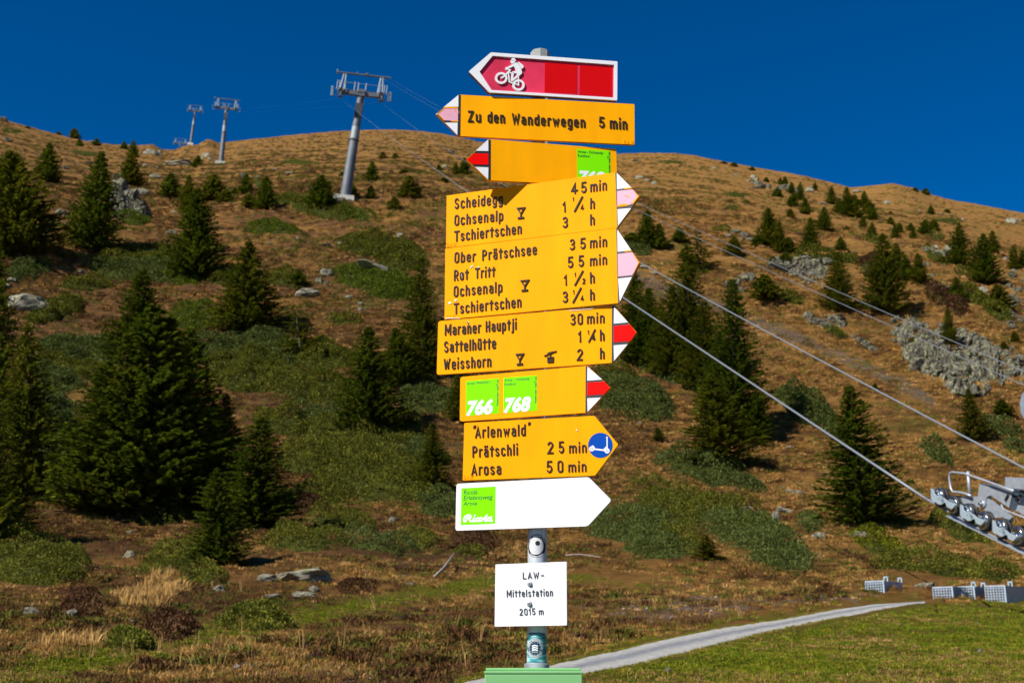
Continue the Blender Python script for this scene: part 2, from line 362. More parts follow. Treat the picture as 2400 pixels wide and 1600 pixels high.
# ------------------------------------------------------------------ object helpers
def mesh_of(name, V, Fc, mats, mi=None, smooth=False):
    me = bpy.data.meshes.new(name)
    V = np.asarray(V, float).reshape(-1, 3)
    if isinstance(Fc, np.ndarray):
        n, k = Fc.shape
        me.vertices.add(len(V)); me.vertices.foreach_set('co', V.astype(np.float32).ravel())
        me.loops.add(n * k); me.loops.foreach_set('vertex_index', Fc.astype(np.int32).ravel())
        me.polygons.add(n); me.polygons.foreach_set('loop_start', np.arange(0, n * k, k, dtype=np.int32))
        me.update(calc_edges=True)
    else:
        me.from_pydata([tuple(v) for v in V], [], [tuple(f) for f in Fc]); me.update()
    for m in (mats if isinstance(mats, (list, tuple)) else [mats]): me.materials.append(m)
    if mi is not None: me.polygons.foreach_set('material_index', np.asarray(mi, np.int32))
    if smooth: me.polygons.foreach_set('use_smooth', np.ones(len(me.polygons), bool))
    return me

ORIG = {}
def empty(name, loc, label, cat, group=None):
    o = bpy.data.objects.new(name, None); COL.objects.link(o); o.location = tuple(float(c) for c in loc)
    o.empty_display_size = 0.2
    o['label'] = label; o['category'] = cat
    if group: o['group'] = group
    ORIG[o.name] = np.array([float(c) for c in loc])
    return o

def obj(name, V, Fc, mats, parent=None, label=None, mi=None, smooth=False):
    V = np.asarray(V, float).reshape(-1, 3)
    org = ORIG[parent.name] if parent is not None else V.mean(0) * np.array([1, 1, 0]) + np.array([0, 0, V[:, 2].min()])
    o = bpy.data.objects.new(name, mesh_of(name, V - org, Fc, mats, mi, smooth)); COL.objects.link(o)
    if parent is None: o.location = tuple(org)
    else: o.parent = parent
    ORIG[o.name] = org
    if label: o['label'] = label
    return o

class MB:
    """collects primitives into one mesh"""
    def __init__(s): s.V = []; s.F = []; s.n = 0; s.MI = []
    def add(s, V, Fc, mi=0):
        V = [tuple(map(float, v)) for v in V]
        s.V += V; s.F += [tuple(int(i) + s.n for i in f) for f in Fc]; s.MI += [mi] * len(Fc); s.n += len(V)
    def box(s, c, ax, ay, az_, mi=0):
        c = np.array(c, float); ax = np.array(ax, float); ay = np.array(ay, float); az_ = np.array(az_, float)
        V = [c + i * ax + j * ay + k * az_ for i in (-1, 1) for j in (-1, 1) for k in (-1, 1)]
        s.add(V, [(0, 1, 3, 2), (4, 6, 7, 5), (0, 4, 5, 1), (2, 3, 7, 6), (0, 2, 6, 4), (1, 5, 7, 3)], mi)
    def tube(s, pts, r, n=8, mi=0, cap=True):
        pts = [np.array(p, float) for p in pts]; rs = r if isinstance(r, (list, tuple)) else [r] * len(pts)
        V = []; prev = None
        for i, p in enumerate(pts):
            d = pts[min(i + 1, len(pts) - 1)] - pts[max(i - 1, 0)]; d /= np.linalg.norm(d)
            if prev is None:
                a = np.cross(d, [0, 0, 1]) if abs(d[2]) < .95 else np.cross(d, [1, 0, 0])
            else: a = prev - d * np.dot(prev, d)
            a /= np.linalg.norm(a); prev = a; b = np.cross(d, a)
            for k in range(n):
                t = 2 * math.pi * k / n; V.append(p + rs[i] * (math.cos(t) * a + math.sin(t) * b))
        Fc = [(i * n + k, i * n + (k + 1) % n, (i + 1) * n + (k + 1) % n, (i + 1) * n + k) for i in range(len(pts) - 1) for k in range(n)]
        if cap: Fc += [tuple(range(n))[::-1], tuple((len(pts) - 1) * n + k for k in range(n))]
        s.add(V, Fc, mi)
    def lathe(s, c, axis, prof, n=20, mi=0):
        """prof: list of (distance along axis, radius)"""
        axis = np.array(axis, float); axis /= np.linalg.norm(axis); c = np.array(c, float)
        a = np.cross(axis, [0, 0, 1]) if abs(axis[2]) < .9 else np.cross(axis, [1, 0, 0]); a /= np.linalg.norm(a); b = np.cross(axis, a)
        V = [c + axis * h + r * (math.cos(2 * math.pi * k / n) * a + math.sin(2 * math.pi * k / n) * b) for h, r in prof for k in range(n)]
        Fc = [(i * n + k, i * n + (k + 1) % n, (i + 1) * n + (k + 1) % n, (i + 1) * n + k) for i in range(len(prof) - 1) for k in range(n)]
        Fc += [tuple(range(n))[::-1], tuple((len(prof) - 1) * n + k for k in range(n))]
        s.add(V, Fc, mi)
    def build(s, name, mats, parent=None, label=None, smooth=False):
        return obj(name, s.V, s.F, mats, parent, label, s.MI, smooth)

# ================================================================== THE SETTING
def build_terrain():
    azs = np.concatenate([np.radians(np.linspace(-180, -37, 56, endpoint=False)), np.radians(np.linspace(-37, -26, 60, endpoint=False)), np.radians(np.linspace(-26, 26, 690)), np.radians(np.linspace(26, 37, 61)[1:]), np.radians(np.linspace(37, 180, 57)[1:-1])])
    rs = np.concatenate([[0.3], np.linspace(1.5, 12, 14, endpoint=False), np.exp(np.linspace(math.log(12), math.log(150), 440, endpoint=False)),
                         np.exp(np.linspace(math.log(150), math.log(560), 115, endpoint=False)), np.exp(np.linspace(math.log(560), math.log(4500), 16))])
    A, R = np.meshgrid(azs, rs)
    X = R * np.sin(A); Y = R * np.cos(A); Z = height(X, Y)
    nr, na = A.shape
    V = np.stack([X.ravel(), Y.ravel(), Z.ravel()], 1)
    i = np.arange(nr - 1)[:, None] * na; j = np.arange(na)[None, :]; jn = (j + 1) % na
    Q = np.stack([i + j, i + jn, i + na + jn, i + na + j], -1).reshape(-1, 4)[:, ::-1]
    V = np.vstack([V, [[0, 0, float(height(np.array([0.0]), np.array([0.01]))[0])]]])
    me = mesh_of('ground', V, Q.copy(), M['ground'], smooth=True)
    px, py, d = project(V[:, 0], V[:, 1], V[:, 2])
    px = np.where(d > .5, px, 300); py = np.where(d > .5, py, 1600)
    g, b, s = zones(px, py)
    col = np.stack([g, b, s, np.ones_like(g)], 1).astype(np.float32)
    ca = me.color_attributes.new('zone', 'FLOAT_COLOR', 'POINT'); ca.data.foreach_set('color', col.ravel())
    h = heathness(px, py)
    fa = me.attributes.new('heath', 'FLOAT', 'POINT'); fa.data.foreach_set('value', h.astype(np.float32))
    o = bpy.data.objects.new('ground', me); COL.objects.link(o); o['kind'] = 'structure'
    o['label'] = 'brown autumn mountainside with tussock grass and heather'

def heathness(px, py):
    """share of dark heather among the straw-coloured grass over the slope"""
    top = np.interp(py, [300, 420, 560, 700, 1000, 1300, 1500], [0.42, 0.44, 0.55, 0.68, 0.72, 0.56, 0.42])
    right = np.interp(px, [900, 1400, 2000, 2500], [0, .22, .42, .46])
    return np.clip(top - right, 0.02, 1)
build_terrain()

def build_path():
    xs = np.concatenate([np.linspace(700, 1500, 160), np.linspace(1505, 2168, 160)])
    n = 13; V = []; rut = []
    for x in xs:
        u = np.interp(x, PU[:, 0], PU[:, 1]); l = np.interp(x, PL[:, 0], PL[:, 1])
        a, b = at([x, x], [u, l], exact=False)
        wn = 1 + 0.07 * float(fbm(np.array([x / 22.0]), np.array([2.2]), 5, 4)[0]); wm = 0.08 * float(fbm(np.array([x / 17.0]), np.array([9.2]), 6, 4)[0])
        for k in range(n):
            t = k / (n - 1); tt = wm + (t * (wn - wm))
            p = a + (b - a) * tt
            V.append(p); rut.append(math.exp(-((t - 0.5) / 0.16) ** 2))
    V = np.array(V); V[:, 2] = height(V[:, 0], V[:, 1]) + 0.018 - 0.016 * np.tile(np.exp(-((np.linspace(0, 1, n) - .5) / .14) ** 2) * 0 + (np.abs(np.linspace(0, 1, n) - .5) > .45), len(xs))
    Fc = np.array([(i * n + k, (i + 1) * n + k, (i + 1) * n + k + 1, i * n + k + 1) for i in range(len(xs) - 1) for k in range(n - 1)])[:, ::-1].copy()
    me = mesh_of('path', V, Fc, M['gravel'], smooth=True)
    me.attributes.new('rut', 'FLOAT', 'POINT').data.foreach_set('value', np.array(rut, np.float32))
    o = bpy.data.objects.new('path', me); COL.objects.link(o); o['kind'] = 'structure'; o['label'] = 'pale grey gravel track crossing the grass'
build_path()

# ------------------------------------------------------------------ ground cover (stuff)
rng = np.random.default_rng(7)
def blade_mesh(name, n, h, spread, wd, lean=0.5, seed=0, droop=0.0):
    rg = np.random.default_rng(seed); V = []; Fc = []
    for k in range(n):
        a = rg.uniform(0, 2 * math.pi); r0 = spread * math.sqrt(rg.uniform()); bx, by = r0 * math.cos(a), r0 * math.sin(a)
        hh = h * rg.uniform(.55, 1.1); ln = lean * rg.uniform(.1, 1.0) * hh; b2 = a + rg.uniform(-.8, .8)
        tx, ty = bx + ln * math.cos(b2), by + ln * math.sin(b2); ww = wd * rg.uniform(.7, 1.3)
        f = rg.uniform(0, math.pi); wx, wy = ww * math.cos(f), ww * math.sin(f)
        i = len(V)
        mx, my, mz = bx + (tx - bx) * .35, by + (ty - by) * .35, hh * .6
        V += [(bx - wx, by - wy, -.02), (bx + wx, by + wy, -.02), (mx + wx * .8, my + wy * .8, mz), (mx - wx * .8, my - wy * .8, mz), (tx, ty, hh * (1 - droop))]
        Fc += [(i, i + 1, i + 2, i + 3), (i + 3, i + 2, i + 4)]
    return V, Fc

def scatter(name, label, P, scale, tint, src_list):
    """one object of kind stuff: points that carry many small tufts"""
    me = bpy.data.meshes.new(name); me.vertices.add(len(P)); me.vertices.foreach_set('co', P.astype(np.float32).ravel())
    me.attributes.new('size', 'FLOAT', 'POINT').data.foreach_set('value', scale.astype(np.float32))
    rot = np.stack([rng.uniform(-.25, .25, len(P)), rng.uniform(-.25, .25, len(P)), rng.uniform(0, 6.28, len(P))], 1).astype(np.float32)
    me.attributes.new('turn', 'FLOAT_VECTOR', 'POINT').data.foreach_set('vector', rot.ravel())
    tc = np.concatenate([tint, np.ones((len(P), 1))], 1).astype(np.float32)
    me.attributes.new('tint', 'FLOAT_COLOR', 'POINT').data.foreach_set('color', tc.ravel())
    me.attributes.new('pick', 'INT', 'POINT').data.foreach_set('value', rng.integers(0, len(src_list), len(P)).astype(np.int32))
    o = bpy.data.objects.new(name, me); COL.objects.link(o); o['kind'] = 'stuff'; o['label'] = label
    ng = bpy.data.node_groups.new(name + '_tufts', 'GeometryNodeTree')
    ng.interface.new_socket('Geometry', in_out='INPUT', socket_type='NodeSocketGeometry'); ng.interface.new_socket('Geometry', in_out='OUTPUT', socket_type='NodeSocketGeometry')
    N = ng.nodes; gi = N.new('NodeGroupInput'); go = N.new('NodeGroupOutput'); jn = N.new('GeometryNodeJoinGeometry')
    def attr(nm, ty):
        a = N.new('GeometryNodeInputNamedAttribute'); a.data_type = ty; a.inputs['Name'].default_value = nm; return a.outputs['Attribute']
    for k, (V, Fc) in enumerate(src_list):
        so = bpy.data.objects.new(name + '_tuft', mesh_of(name + '_tuft', V, Fc, M['tint']))
        oi = N.new('GeometryNodeObjectInfo'); oi.inputs['Object'].default_value = so
        cmp_ = N.new('FunctionNodeCompare'); cmp_.data_type = 'INT'; cmp_.operation = 'EQUAL'
        ng.links.new(attr('pick', 'INT'), [s for s in cmp_.inputs if s.type == 'INT'][0]); [s for s in cmp_.inputs if s.type == 'INT'][1].default_value = k
        ip = N.new('GeometryNodeInstanceOnPoints')
        ng.links.new(gi.outputs[0], ip.inputs['Points']); ng.links.new(oi.outputs['Geometry'], ip.inputs['Instance'])
        ng.links.new(cmp_.outputs['Result'], ip.inputs['Selection'])
        e2r = N.new('FunctionNodeEulerToRotation'); ng.links.new(attr('turn', 'FLOAT_VECTOR'), e2r.inputs[0]); ng.links.new(e2r.outputs[0], ip.inputs['Rotation'])
        ng.links.new(attr('size', 'FLOAT'), ip.inputs['Scale'])
        ng.links.new(ip.outputs[0], jn.inputs[0])
    ng.links.new(jn.outputs[0], go.inputs[0])
    md = o.modifiers.new('tufts', 'NODES'); md.node_group = ng
    return o

def ground_points(n, r0, r1, az0=-37, az1=37, power=1.0):
    az = np.radians(rng.uniform(az0, az1, n)); r = np.exp(rng.uniform(math.log(r0), math.log(r1), n))
    x = r * np.sin(az); y = r * np.cos(az); z = height(x, y)
    px, py, d = project(x, y, z)
    return np.stack([x, y, z], 1), px, py, r

def pal(cols, n, idx=None):
    c = np.array(cols); k = rng.integers(0, len(c), n) if idx is None else idx
    return c[k] * rng.uniform(.75, 1.25, (n, 1))

STRAW = [(.42, .225, .06), (.34, .17, .042), (.46, .27, .09), (.25, .135, .035)]
HEATH = [(.12, .055, .020), (.18, .085, .028), (.085, .038, .02), (.15, .085, .022)]
OLIVE = [(.13, .125, .016), (.09, .105, .014), (.18, .15, .028)]
GREEN = [(.12, .155, .007), (.17, .18, .009), (.10, .14, .007), (.21, .18, .017)]
DULL = [(.28, .18, .045), (.23, .16, .035), (.18, .12, .03), (.34, .22, .07)]
tuft_a = [blade_mesh('t', 34, .15, .15, .0055, 1.5, s, .25) for s in (1, 2, 3)]
tuft_low = [blade_mesh('t', 34, .085, .17, .007, 1.4, s, .25) for s in (4, 5)]
clump = [blade_mesh('t', 80, .15, .27, .012, 1.5, s, .2) for s in (6, 7, 8)]
stalk = [blade_mesh('t', 5, .42, .08, .0026, .5, s, .05) for s in (9, 10)]

# ------------------------------------------------------------------ labels that tell look-alikes apart
ORD = ['first', 'second', 'third', 'fourth', 'fifth', 'sixth', 'seventh', 'eighth', 'ninth', 'tenth', 'eleventh', 'twelfth', 'thirteenth', 'fourteenth',
       'fifteenth', 'sixteenth', 'seventeenth', 'eighteenth', 'nineteenth', 'twentieth']
def where(x, y):
    """in words: where on the hillside, F coordinates"""
    if x < 1000:
        side = 'left'
        if y < 400: return 'near the left skyline'
        if y < 500: return 'on the upper left slope'
        if y < 700: return 'on the middle left slope'
        if y < 950: return 'left of the lower yellow boards'
        if y < 1230: return 'low on the left slope'
        return 'by the green strip at left'
    if x < 1480:
        return 'right behind the signpost'
    if y < 480: return 'near the right skyline'
    if y < 600: return 'on the upper right slope'
    if y < 760: return 'above the ropes at right'
    if y < 1000: return 'near the ropes at right'
    if y < 1230: return 'on the lower right slope'
    return 'near the track at right'
PENDING = []          # (object, description, x, y)
def finish_labels():
    groups = {}
    for o, d, x, y in PENDING: groups.setdefault((d, where(x, y)), []).append((x, o))
    for (d, wh), L in groups.items():
        L.sort(key=lambda t: t[0])
        if len(L) == 1: L[0][1]['label'] = f'{d} {wh}'
        else:
            for i, (x, o) in enumerate(L):
                if i == 0: q = 'leftmost'
                elif i == len(L) - 1: q = 'rightmost'
                else: q = (ORD[i] if i < 20 else f'{i + 1}th') + ' from left'
                o['label'] = f'{d} {wh}, {q}'

# ------------------------------------------------------------------ spruces
def crown_mesh(name, seed, whorls, per, sprays, mat, sparse=0.0, fat=1.0, size=1.0):
    rg = np.random.default_rng(seed); B = []; T = []; W = []; S = []
    lobes = [(rg.uniform(0, 6.28), rg.uniform(.15, .9), rg.uniform(.15, .35)) for _ in range(5)]
    for i in range(whorls):
        h = 0.03 + 0.96 * (i / (whorls - 1)) ** 0.92
        Rm = 0.26 * fat * ((1 - h) ** 0.68 * 0.97 + 0.02) * (1 if h > .12 else .82 + h * 1.5)
        nb = max(4, int(per * (1 - .45 * h)))
        for k in range(nb):
            if rg.uniform() < sparse: continue
            a = 2 * math.pi * (k + rg.uniform(-.35, .35)) / nb + i * 2.4
            L = Rm * rg.uniform(.50, 1.2)
            for la, lh, ls in lobes:
                L *= 1 + ls * math.exp(-((math.atan2(math.sin(a - la), math.cos(a - la))) / .6) ** 2 - ((h - lh) / .12) ** 2)
            hh = h + rg.uniform(-.012, .012)
            nS = max(3, int(sprays * (L / (0.26 * fat)) ** 0.7) + 2)
            for j in range(nS):
                t = 0.12 + 0.88 * (j + rg.uniform(0, 1)) / nS
                z = hh - 0.16 * L * t + 0.30 * L * t * t - .01 * t     # droops, then turns up at the tip
                bx, by = L * t * math.cos(a), L * t * math.sin(a)
                for q in range(3):
                    an = a + rg.uniform(-1.15, 1.15) * (1.1 - .6 * t); el = rg.uniform(-.45, .55) + .15 * t
                    ln = size * rg.uniform(.018, .036) * (1.15 - .45 * h)
                    d = (math.cos(an) * math.cos(el), math.sin(an) * math.cos(el), math.sin(el))
                    wv = (-math.sin(an), math.cos(an), rg.uniform(-.5, .5)); wd = ln * rg.uniform(.26, .44)
                    B.append((bx, by, z + rg.uniform(-.006, .006))); T.append(tuple(ln * c for c in d)); W.append(tuple(wd * c for c in wv))
    for j in range(14):   # leader
        an = rg.uniform(0, 6.28); z = .955 + .04 * j / 14; ln = size * .016
        B.append((0, 0, z)); T.append((ln * math.cos(an) * .8, ln * math.sin(an) * .8, ln)); W.append((-ln * .2 * math.sin(an), ln * .2 * math.cos(an), 0))
    B = np.array(B); T = np.array(T); W = np.array(W); n = len(B)
    V = np.stack([B - .15 * T, B + .45 * T + W, B + T, B + .45 * T - W], 1).reshape(-1, 3)
    Q = (np.arange(n)[:, None] * 4 + np.arange(4)[None]).astype(np.int32)
    return mesh_of(name, V, Q, mat)

def trunk_mesh(name, seed, mat):
    b = MB(); rg = random.Random(seed)
    b.tube([(0, 0, -.06), (0, 0, .02), (.002, 0, .3), (0, .002, .65), (0, 0, .985)], [.022, .017, .012, .007, .002], 7)
    for k in range(14):
        h = rg.uniform(.06, .7); a = rg.uniform(0, 6.28); L = .17 * (1 - h)
        b.tube([(0, 0, h), (L * math.cos(a), L * math.sin(a), h - .02)], [.003, .001], 4)
    return mesh_of(name, b.V, b.F, mat, smooth=True)

HI = [crown_mesh('crown', 10 + k, 46, 16, 15, M['spruce_a' if k % 2 == 0 else 'spruce_b'], fat=1.0, size=.85, sparse=[.05, .14, .08, .2][k]) for k in range(4)]
MID = [crown_mesh('crown', 30 + k, 30, 13, 9, M['spruce_a' if k % 2 == 0 else 'spruce_b'], size=1.35) for k in range(4)]
LO = [crown_mesh('crown', 50 + k, 17, 11, 6, M['spruce_a' if k % 2 == 0 else 'spruce_b'], size=2.3, fat=1.05) for k in range(3)]
SPARSE = [crown_mesh('crown', 70 + k, 17, 9, 12, M['spruce_b'], sparse=.35, size=1.15) for k in range(2)]
TR = [trunk_mesh('trunk', k, M['bark']) for k in range(2)]
trnd = random.Random(3)
def spruce(xt, yt, xb, yb, hw, desc, kind=None):
    """top pixel, foot pixel, half width of the crown (F coordinates)"""
    p = F(xb, yb); dist = p[1] * cP + (p[2] - EYE) * sP
    # height such that the tip falls on its pixel: point above p at same distance
    u, dy, dz = ray(xt * K, yt * K); s = p[1] / dy
    H = max(.35, EYE + s * dz - p[2]); xtop = s * u
    hwm = hw * K * dist / FPX
    big = (yb - yt) * K
    pool = {'s': SPARSE}.get(kind) or (HI if big > 130 else MID if big > 62 else LO)
    me = pool[trnd.randrange(len(pool))]
    o = empty('spruce', p, 'x', 'tree', 'spruces scattered over the mountainside')
    sx = hwm / 0.20
    for nm, m_ in (('crown', me), ('trunk', TR[trnd.randrange(2)])):
        c = bpy.data.objects.new(nm, m_); COL.objects.link(c); c.parent = o
        c.scale = (sx, sx, H) if nm == 'crown' else (max(sx, H * .55) * .9,) * 2 + (H * .97,)
    o.rotation_euler = (0, math.atan2(xtop - p[0], H) * .9, 0)
    for c in o.children: c.rotation_euler = (0, 0, trnd.uniform(0, 6.28))
    PENDING.append((o, desc, xb, yb)); return o

TREES = [
 (18, 345, 45, 592, 92, 'broad dark spruce at the edge of the view'), (-8, 545, -20, 1010, 62, 'very tall spruce cut by the edge of the view'),
 (62, 740, 55, 1140, 78, 'tall ragged spruce'), (-20, 880, -30, 1260, 60, 'dense dark spruce cut by the edge of the view'), (38, 1040, 22, 1248, 62, 'young spruce with a bare yellowish leader'), (235, 348, 212, 577, 56, 'tall spruce in front of the crag'),
 (113, 328, 110, 411, 28, 'small pointed spruce'), (38, 352, 30, 420, 30, 'small dark spruce'), (301, 352, 300, 427, 28, 'small pointed spruce'), (306, 323, 306, 362, 11, 'slim little spruce'),
 (171, 295, 171, 318, 11, 'tiny dark spruce'), (183, 318, 183, 336, 7, 'tiny dark spruce'), (222, 318, 222, 334, 8, 'tiny dark spruce'), (63, 290, 63, 296, 6, 'tiny dark spruce'), (135, 303, 135, 310, 6, 'tiny dark spruce'), (285, 325, 285, 345, 8, 'tiny dark spruce'),
 (455, 358, 455, 384, 12, 'small dense spruce'), (433, 402, 436, 490, 22, 'slender spruce'), (490, 402, 492, 462, 27, 'bushy olive spruce'), (392, 398, 392, 458, 22, 'small olive spruce'), (518, 435, 520, 466, 17, 'low rounded spruce'),
 (452, 432, 452, 638, 62, 'tall dark spruce with a dense lower skirt'), (566, 400, 566, 446, 15, 'slim little spruce'), (612, 406, 612, 483, 25, 'small pointed spruce'), (570, 448, 575, 478, 20, 'low rounded spruce'),
 (740, 403, 735, 477, 33, 'bushy rounded spruce'), (853, 427, 852, 456, 11, 'tiny pointed spruce'), (941, 404, 938, 458, 20, 'small dark spruce'), (958, 422, 957, 455, 12, 'small dark spruce'), (855, 372, 855, 416, 15, 'slim little spruce'), (905, 452, 905, 481, 14, 'small bright green spruce'),
 (806, 378, 806, 402, 8, 'tiny dark spruce'), (812, 425, 812, 455, 10, 'tiny pointed spruce'), (879, 349, 879, 361, 8, 'tiny rounded spruce'), (908, 352, 908, 364, 8, 'tiny rounded spruce'), (928, 388, 928, 402, 9, 'tiny rounded spruce'), (788, 395, 788, 405, 9, 'tiny rounded spruce'),
 (1047, 376, 1047, 401, 9, 'small dark spruce'), (1067, 364, 1067, 401, 14, 'small dark spruce'), (1008, 378, 1008, 392, 6, 'tiny pointed spruce'), (1020, 408, 1020, 420, 9, 'tiny rounded spruce'), (660, 440, 660, 458, 11, 'tiny rounded spruce'), (540, 432, 540, 446, 8, 'tiny rounded spruce'),
 (572, 555, 566, 762, 70, 'broad spruce with dead roots at its foot'), (330, 618, 306, 835, 64, 'slender tall spruce behind the big clump'), (356, 702, 322, 1192, 158, 'largest spruce of all, many stemmed, its skirt on the ground'),
 (290, 765, 275, 1184, 92, 'spruce inside the left half of the biggest clump'), (392, 728, 388, 1182, 100, 'spruce inside the right half of the biggest clump'), (470, 850, 470, 1165, 74, 'lower spruce on the right of the biggest clump'), (428, 752, 425, 1170, 112, 'spruce on the right flank of the biggest clump'), (245, 830, 222, 1178, 96, 'spruce on the left flank of the biggest clump'), (520, 905, 505, 1160, 62, 'dark spruce in the shade of the biggest clump'),
 (600, 958, 588, 1218, 86, 'fresh green spruce right of the biggest clump'), (497, 1075, 505, 1292, 66, 'young fresh green spruce'), (845, 752, 850, 992, 74, 'broad ragged spruce'), (965, 588, 972, 868, 52, 'tall thin spruce just left of the boards'),
 (905, 752, 925, 886, 48, 'bushy spruce just left of the boards'), (993, 972, 996, 1127, 44, 'ragged young spruce'), (1050, 862, 1052, 970, 30, 'spruce half hidden by the boards'), (685, 620, 685, 655, 17, 'tiny dark spruce'),
 # right
 (1487, 483, 1487, 567, 27, 'dark spruce'), (1514, 515, 1516, 572, 19, 'small bushy spruce'), (1452, 535, 1452, 558, 18, 'low rounded spruce'), (1560, 523, 1560, 556, 16, 'low rounded spruce'), (1568, 575, 1568, 592, 9, 'tiny rounded spruce'),
 (1686, 543, 1686, 589, 19, 'small pointed spruce'), (1578, 560, 1576, 862, 64, 'tall spruce'), (1545, 655, 1540, 868, 50, 'dense dark spruce'), (1618, 690, 1615, 895, 52, 'dense dark spruce'), (1490, 660, 1492, 842, 44, 'dense dark spruce'), (1655, 760, 1650, 960, 50, 'dense dark spruce'), (1456, 622, 1462, 835, 48, 'dark spruce beside the arrow tips'), (1518, 700, 1520, 850, 40, 'dense dark spruce'), (1684, 642, 1690, 1000, 70, 'tall spruce crossed by the ropes'),
 (1632, 860, 1655, 1078, 78, 'fresh green spruce with a broad skirt'), (1740, 900, 1730, 1020, 40, 'dark spruce in shade'), (1765, 478, 1764, 567, 28, 'dark broad spruce'), (1790, 508, 1792, 577, 19, 'dark spruce'), (1738, 540, 1740, 565, 13, 'small dark spruce'),
 (1862, 500, 1862, 573, 20, 'dark spruce'), (1842, 560, 1842, 575, 10, 'tiny rounded spruce'), (1893, 475, 1893, 536, 18, 'small pointed spruce'), (1812, 545, 1813, 582, 14, 'small rounded spruce'), (1755, 632, 1756, 692, 34, 'bushy olive spruce'), (1775, 588, 1776, 608, 10, 'tiny rounded spruce'), (1803, 578, 1803, 604, 13, 'small rounded spruce'),
 (1925, 578, 1927, 718, 38, 'tall dark spruce'), (2030, 536, 2032, 722, 50, 'tallest spruce of its slope'), (2078, 588, 2080, 645, 21, 'dark spruce'), (2108, 582, 2112, 654, 20, 'pointed spruce'), (2058, 560, 2060, 620, 20, 'dark spruce'),
 (2203, 512, 2203, 610, 26, 'dark spruce'), (2258, 538, 2262, 652, 34, 'broad dark spruce'), (2280, 530, 2281, 588, 14, 'slim spruce'), (2328, 563, 2329, 620, 13, 'slim spruce'), (2350, 575, 2350, 610, 12, 'slim spruce'), (2196, 638, 2198, 692, 19, 'small bushy spruce'), (2290, 655, 2296, 715, 28, 'low bushy spruce'), (2164, 590, 2164, 604, 11, 'tiny rounded spruce'),
 (2178, 708, 2180, 792, 20, 'spruce growing on the grey cliff'), (1948, 888, 1990, 1218, 96, 'big ragged spruce left of the pulleys'), (2222, 893, 2240, 1012, 34, 'ragged spruce above the pulleys'), (2300, 918, 2305, 962, 24, 'small bushy spruce'),
 (2010, 880, 2010, 897, 9, 'tiny rounded spruce'), (2305, 785, 2306, 806, 11, 'small dark spruce'), (2330, 760, 2330, 786, 12, 'small dark spruce'),
 (1910, 428, 1910, 470, 11, 'slim spruce in the crowded clump'), (1945, 430, 1945, 497, 17, 'dark spruce in the crowded clump'), (1928, 455, 1928, 490, 13, 'dark spruce in the crowded clump'), (1962, 448, 1962, 500, 19, 'dark spruce in the crowded clump'), (1985, 440, 1985, 478, 12, 'dark spruce in the crowded clump'), (1996, 462, 1996, 492, 15, 'dark spruce in the crowded clump'),
 (2003, 512, 2003, 552, 12, 'pointed spruce'), (2002, 478, 2002, 508, 13, 'dark spruce in the crowded clump'), (1930, 545, 1932, 575, 14, 'small pointed spruce'), (1945, 520, 1945, 530, 8, 'tiny rounded spruce'), (1982, 498, 1982, 522, 9, 'small pointed spruce'), (2045, 498, 2045, 515, 8, 'tiny rounded spruce'), (2055, 515, 2057, 548, 9, 'small pointed spruce'), (2066, 512, 2066, 535, 9, 'small pointed spruce'),
 (2125, 505, 2125, 538, 15, 'bushy olive spruce'), (2145, 505, 2145, 532, 13, 'bushy olive spruce'), (2092, 512, 2092, 530, 8, 'tiny rounded spruce'), (2097, 528, 2099, 552, 9, 'small pointed spruce'), (2138, 472, 2138, 494, 8, 'small pointed spruce'), (2175, 480, 2175, 490, 7, 'tiny rounded spruce'), (2102, 430, 2102, 440, 6, 'tiny dark spruce'), (2126, 432, 2126, 448, 9, 'tiny dark spruce'), (2045, 485, 2045, 493, 5, 'tiny dark spruce'),
 (1686, 373, 1686, 382, 8, 'tiny dark spruce'), (1662, 371, 1662, 378, 7, 'tiny dark spruce'), (1727, 383, 1727, 391, 6, 'tiny dark spruce'), (1760, 407, 1760, 418, 6, 'tiny dark spruce'), (1792, 408, 1792, 424, 6, 'tiny dark spruce'), (1803, 405, 1803, 424, 7, 'tiny dark spruce'), (1818, 418, 1818, 446, 8, 'slim dark spruce'), (1838, 420, 1838, 460, 10, 'slim dark spruce'), (1822, 445, 1822, 476, 14, 'dark spruce'), (1850, 455, 1850, 492, 12, 'dark spruce'), (1815, 480, 1815, 500, 9, 'small pointed spruce'), (1872, 420, 1872, 436, 6, 'tiny dark spruce'),
 (1785, 432, 1785, 452, 12, 'low dark spruce'), (1712, 460, 1712, 466, 6, 'tiny rounded spruce'), (1510, 982, 1513, 1016, 14, 'small olive spruce'), (1620, 1230, 1626, 1288, 30, 'dense dark young spruce'), (2180, 1010, 2190, 1022, 8, 'tiny dark spruce'), (1755, 1010, 1757, 1024, 9, 'tiny rounded spruce'),
]
for t_ in TREES: spruce(*t_)
spruce(675, 698, 692, 812, 44, 'thin olive spruce with gaps in its crown', 's'); spruce(1602, 527, 1604, 618, 38, 'gappy broad pine like tree', 's')

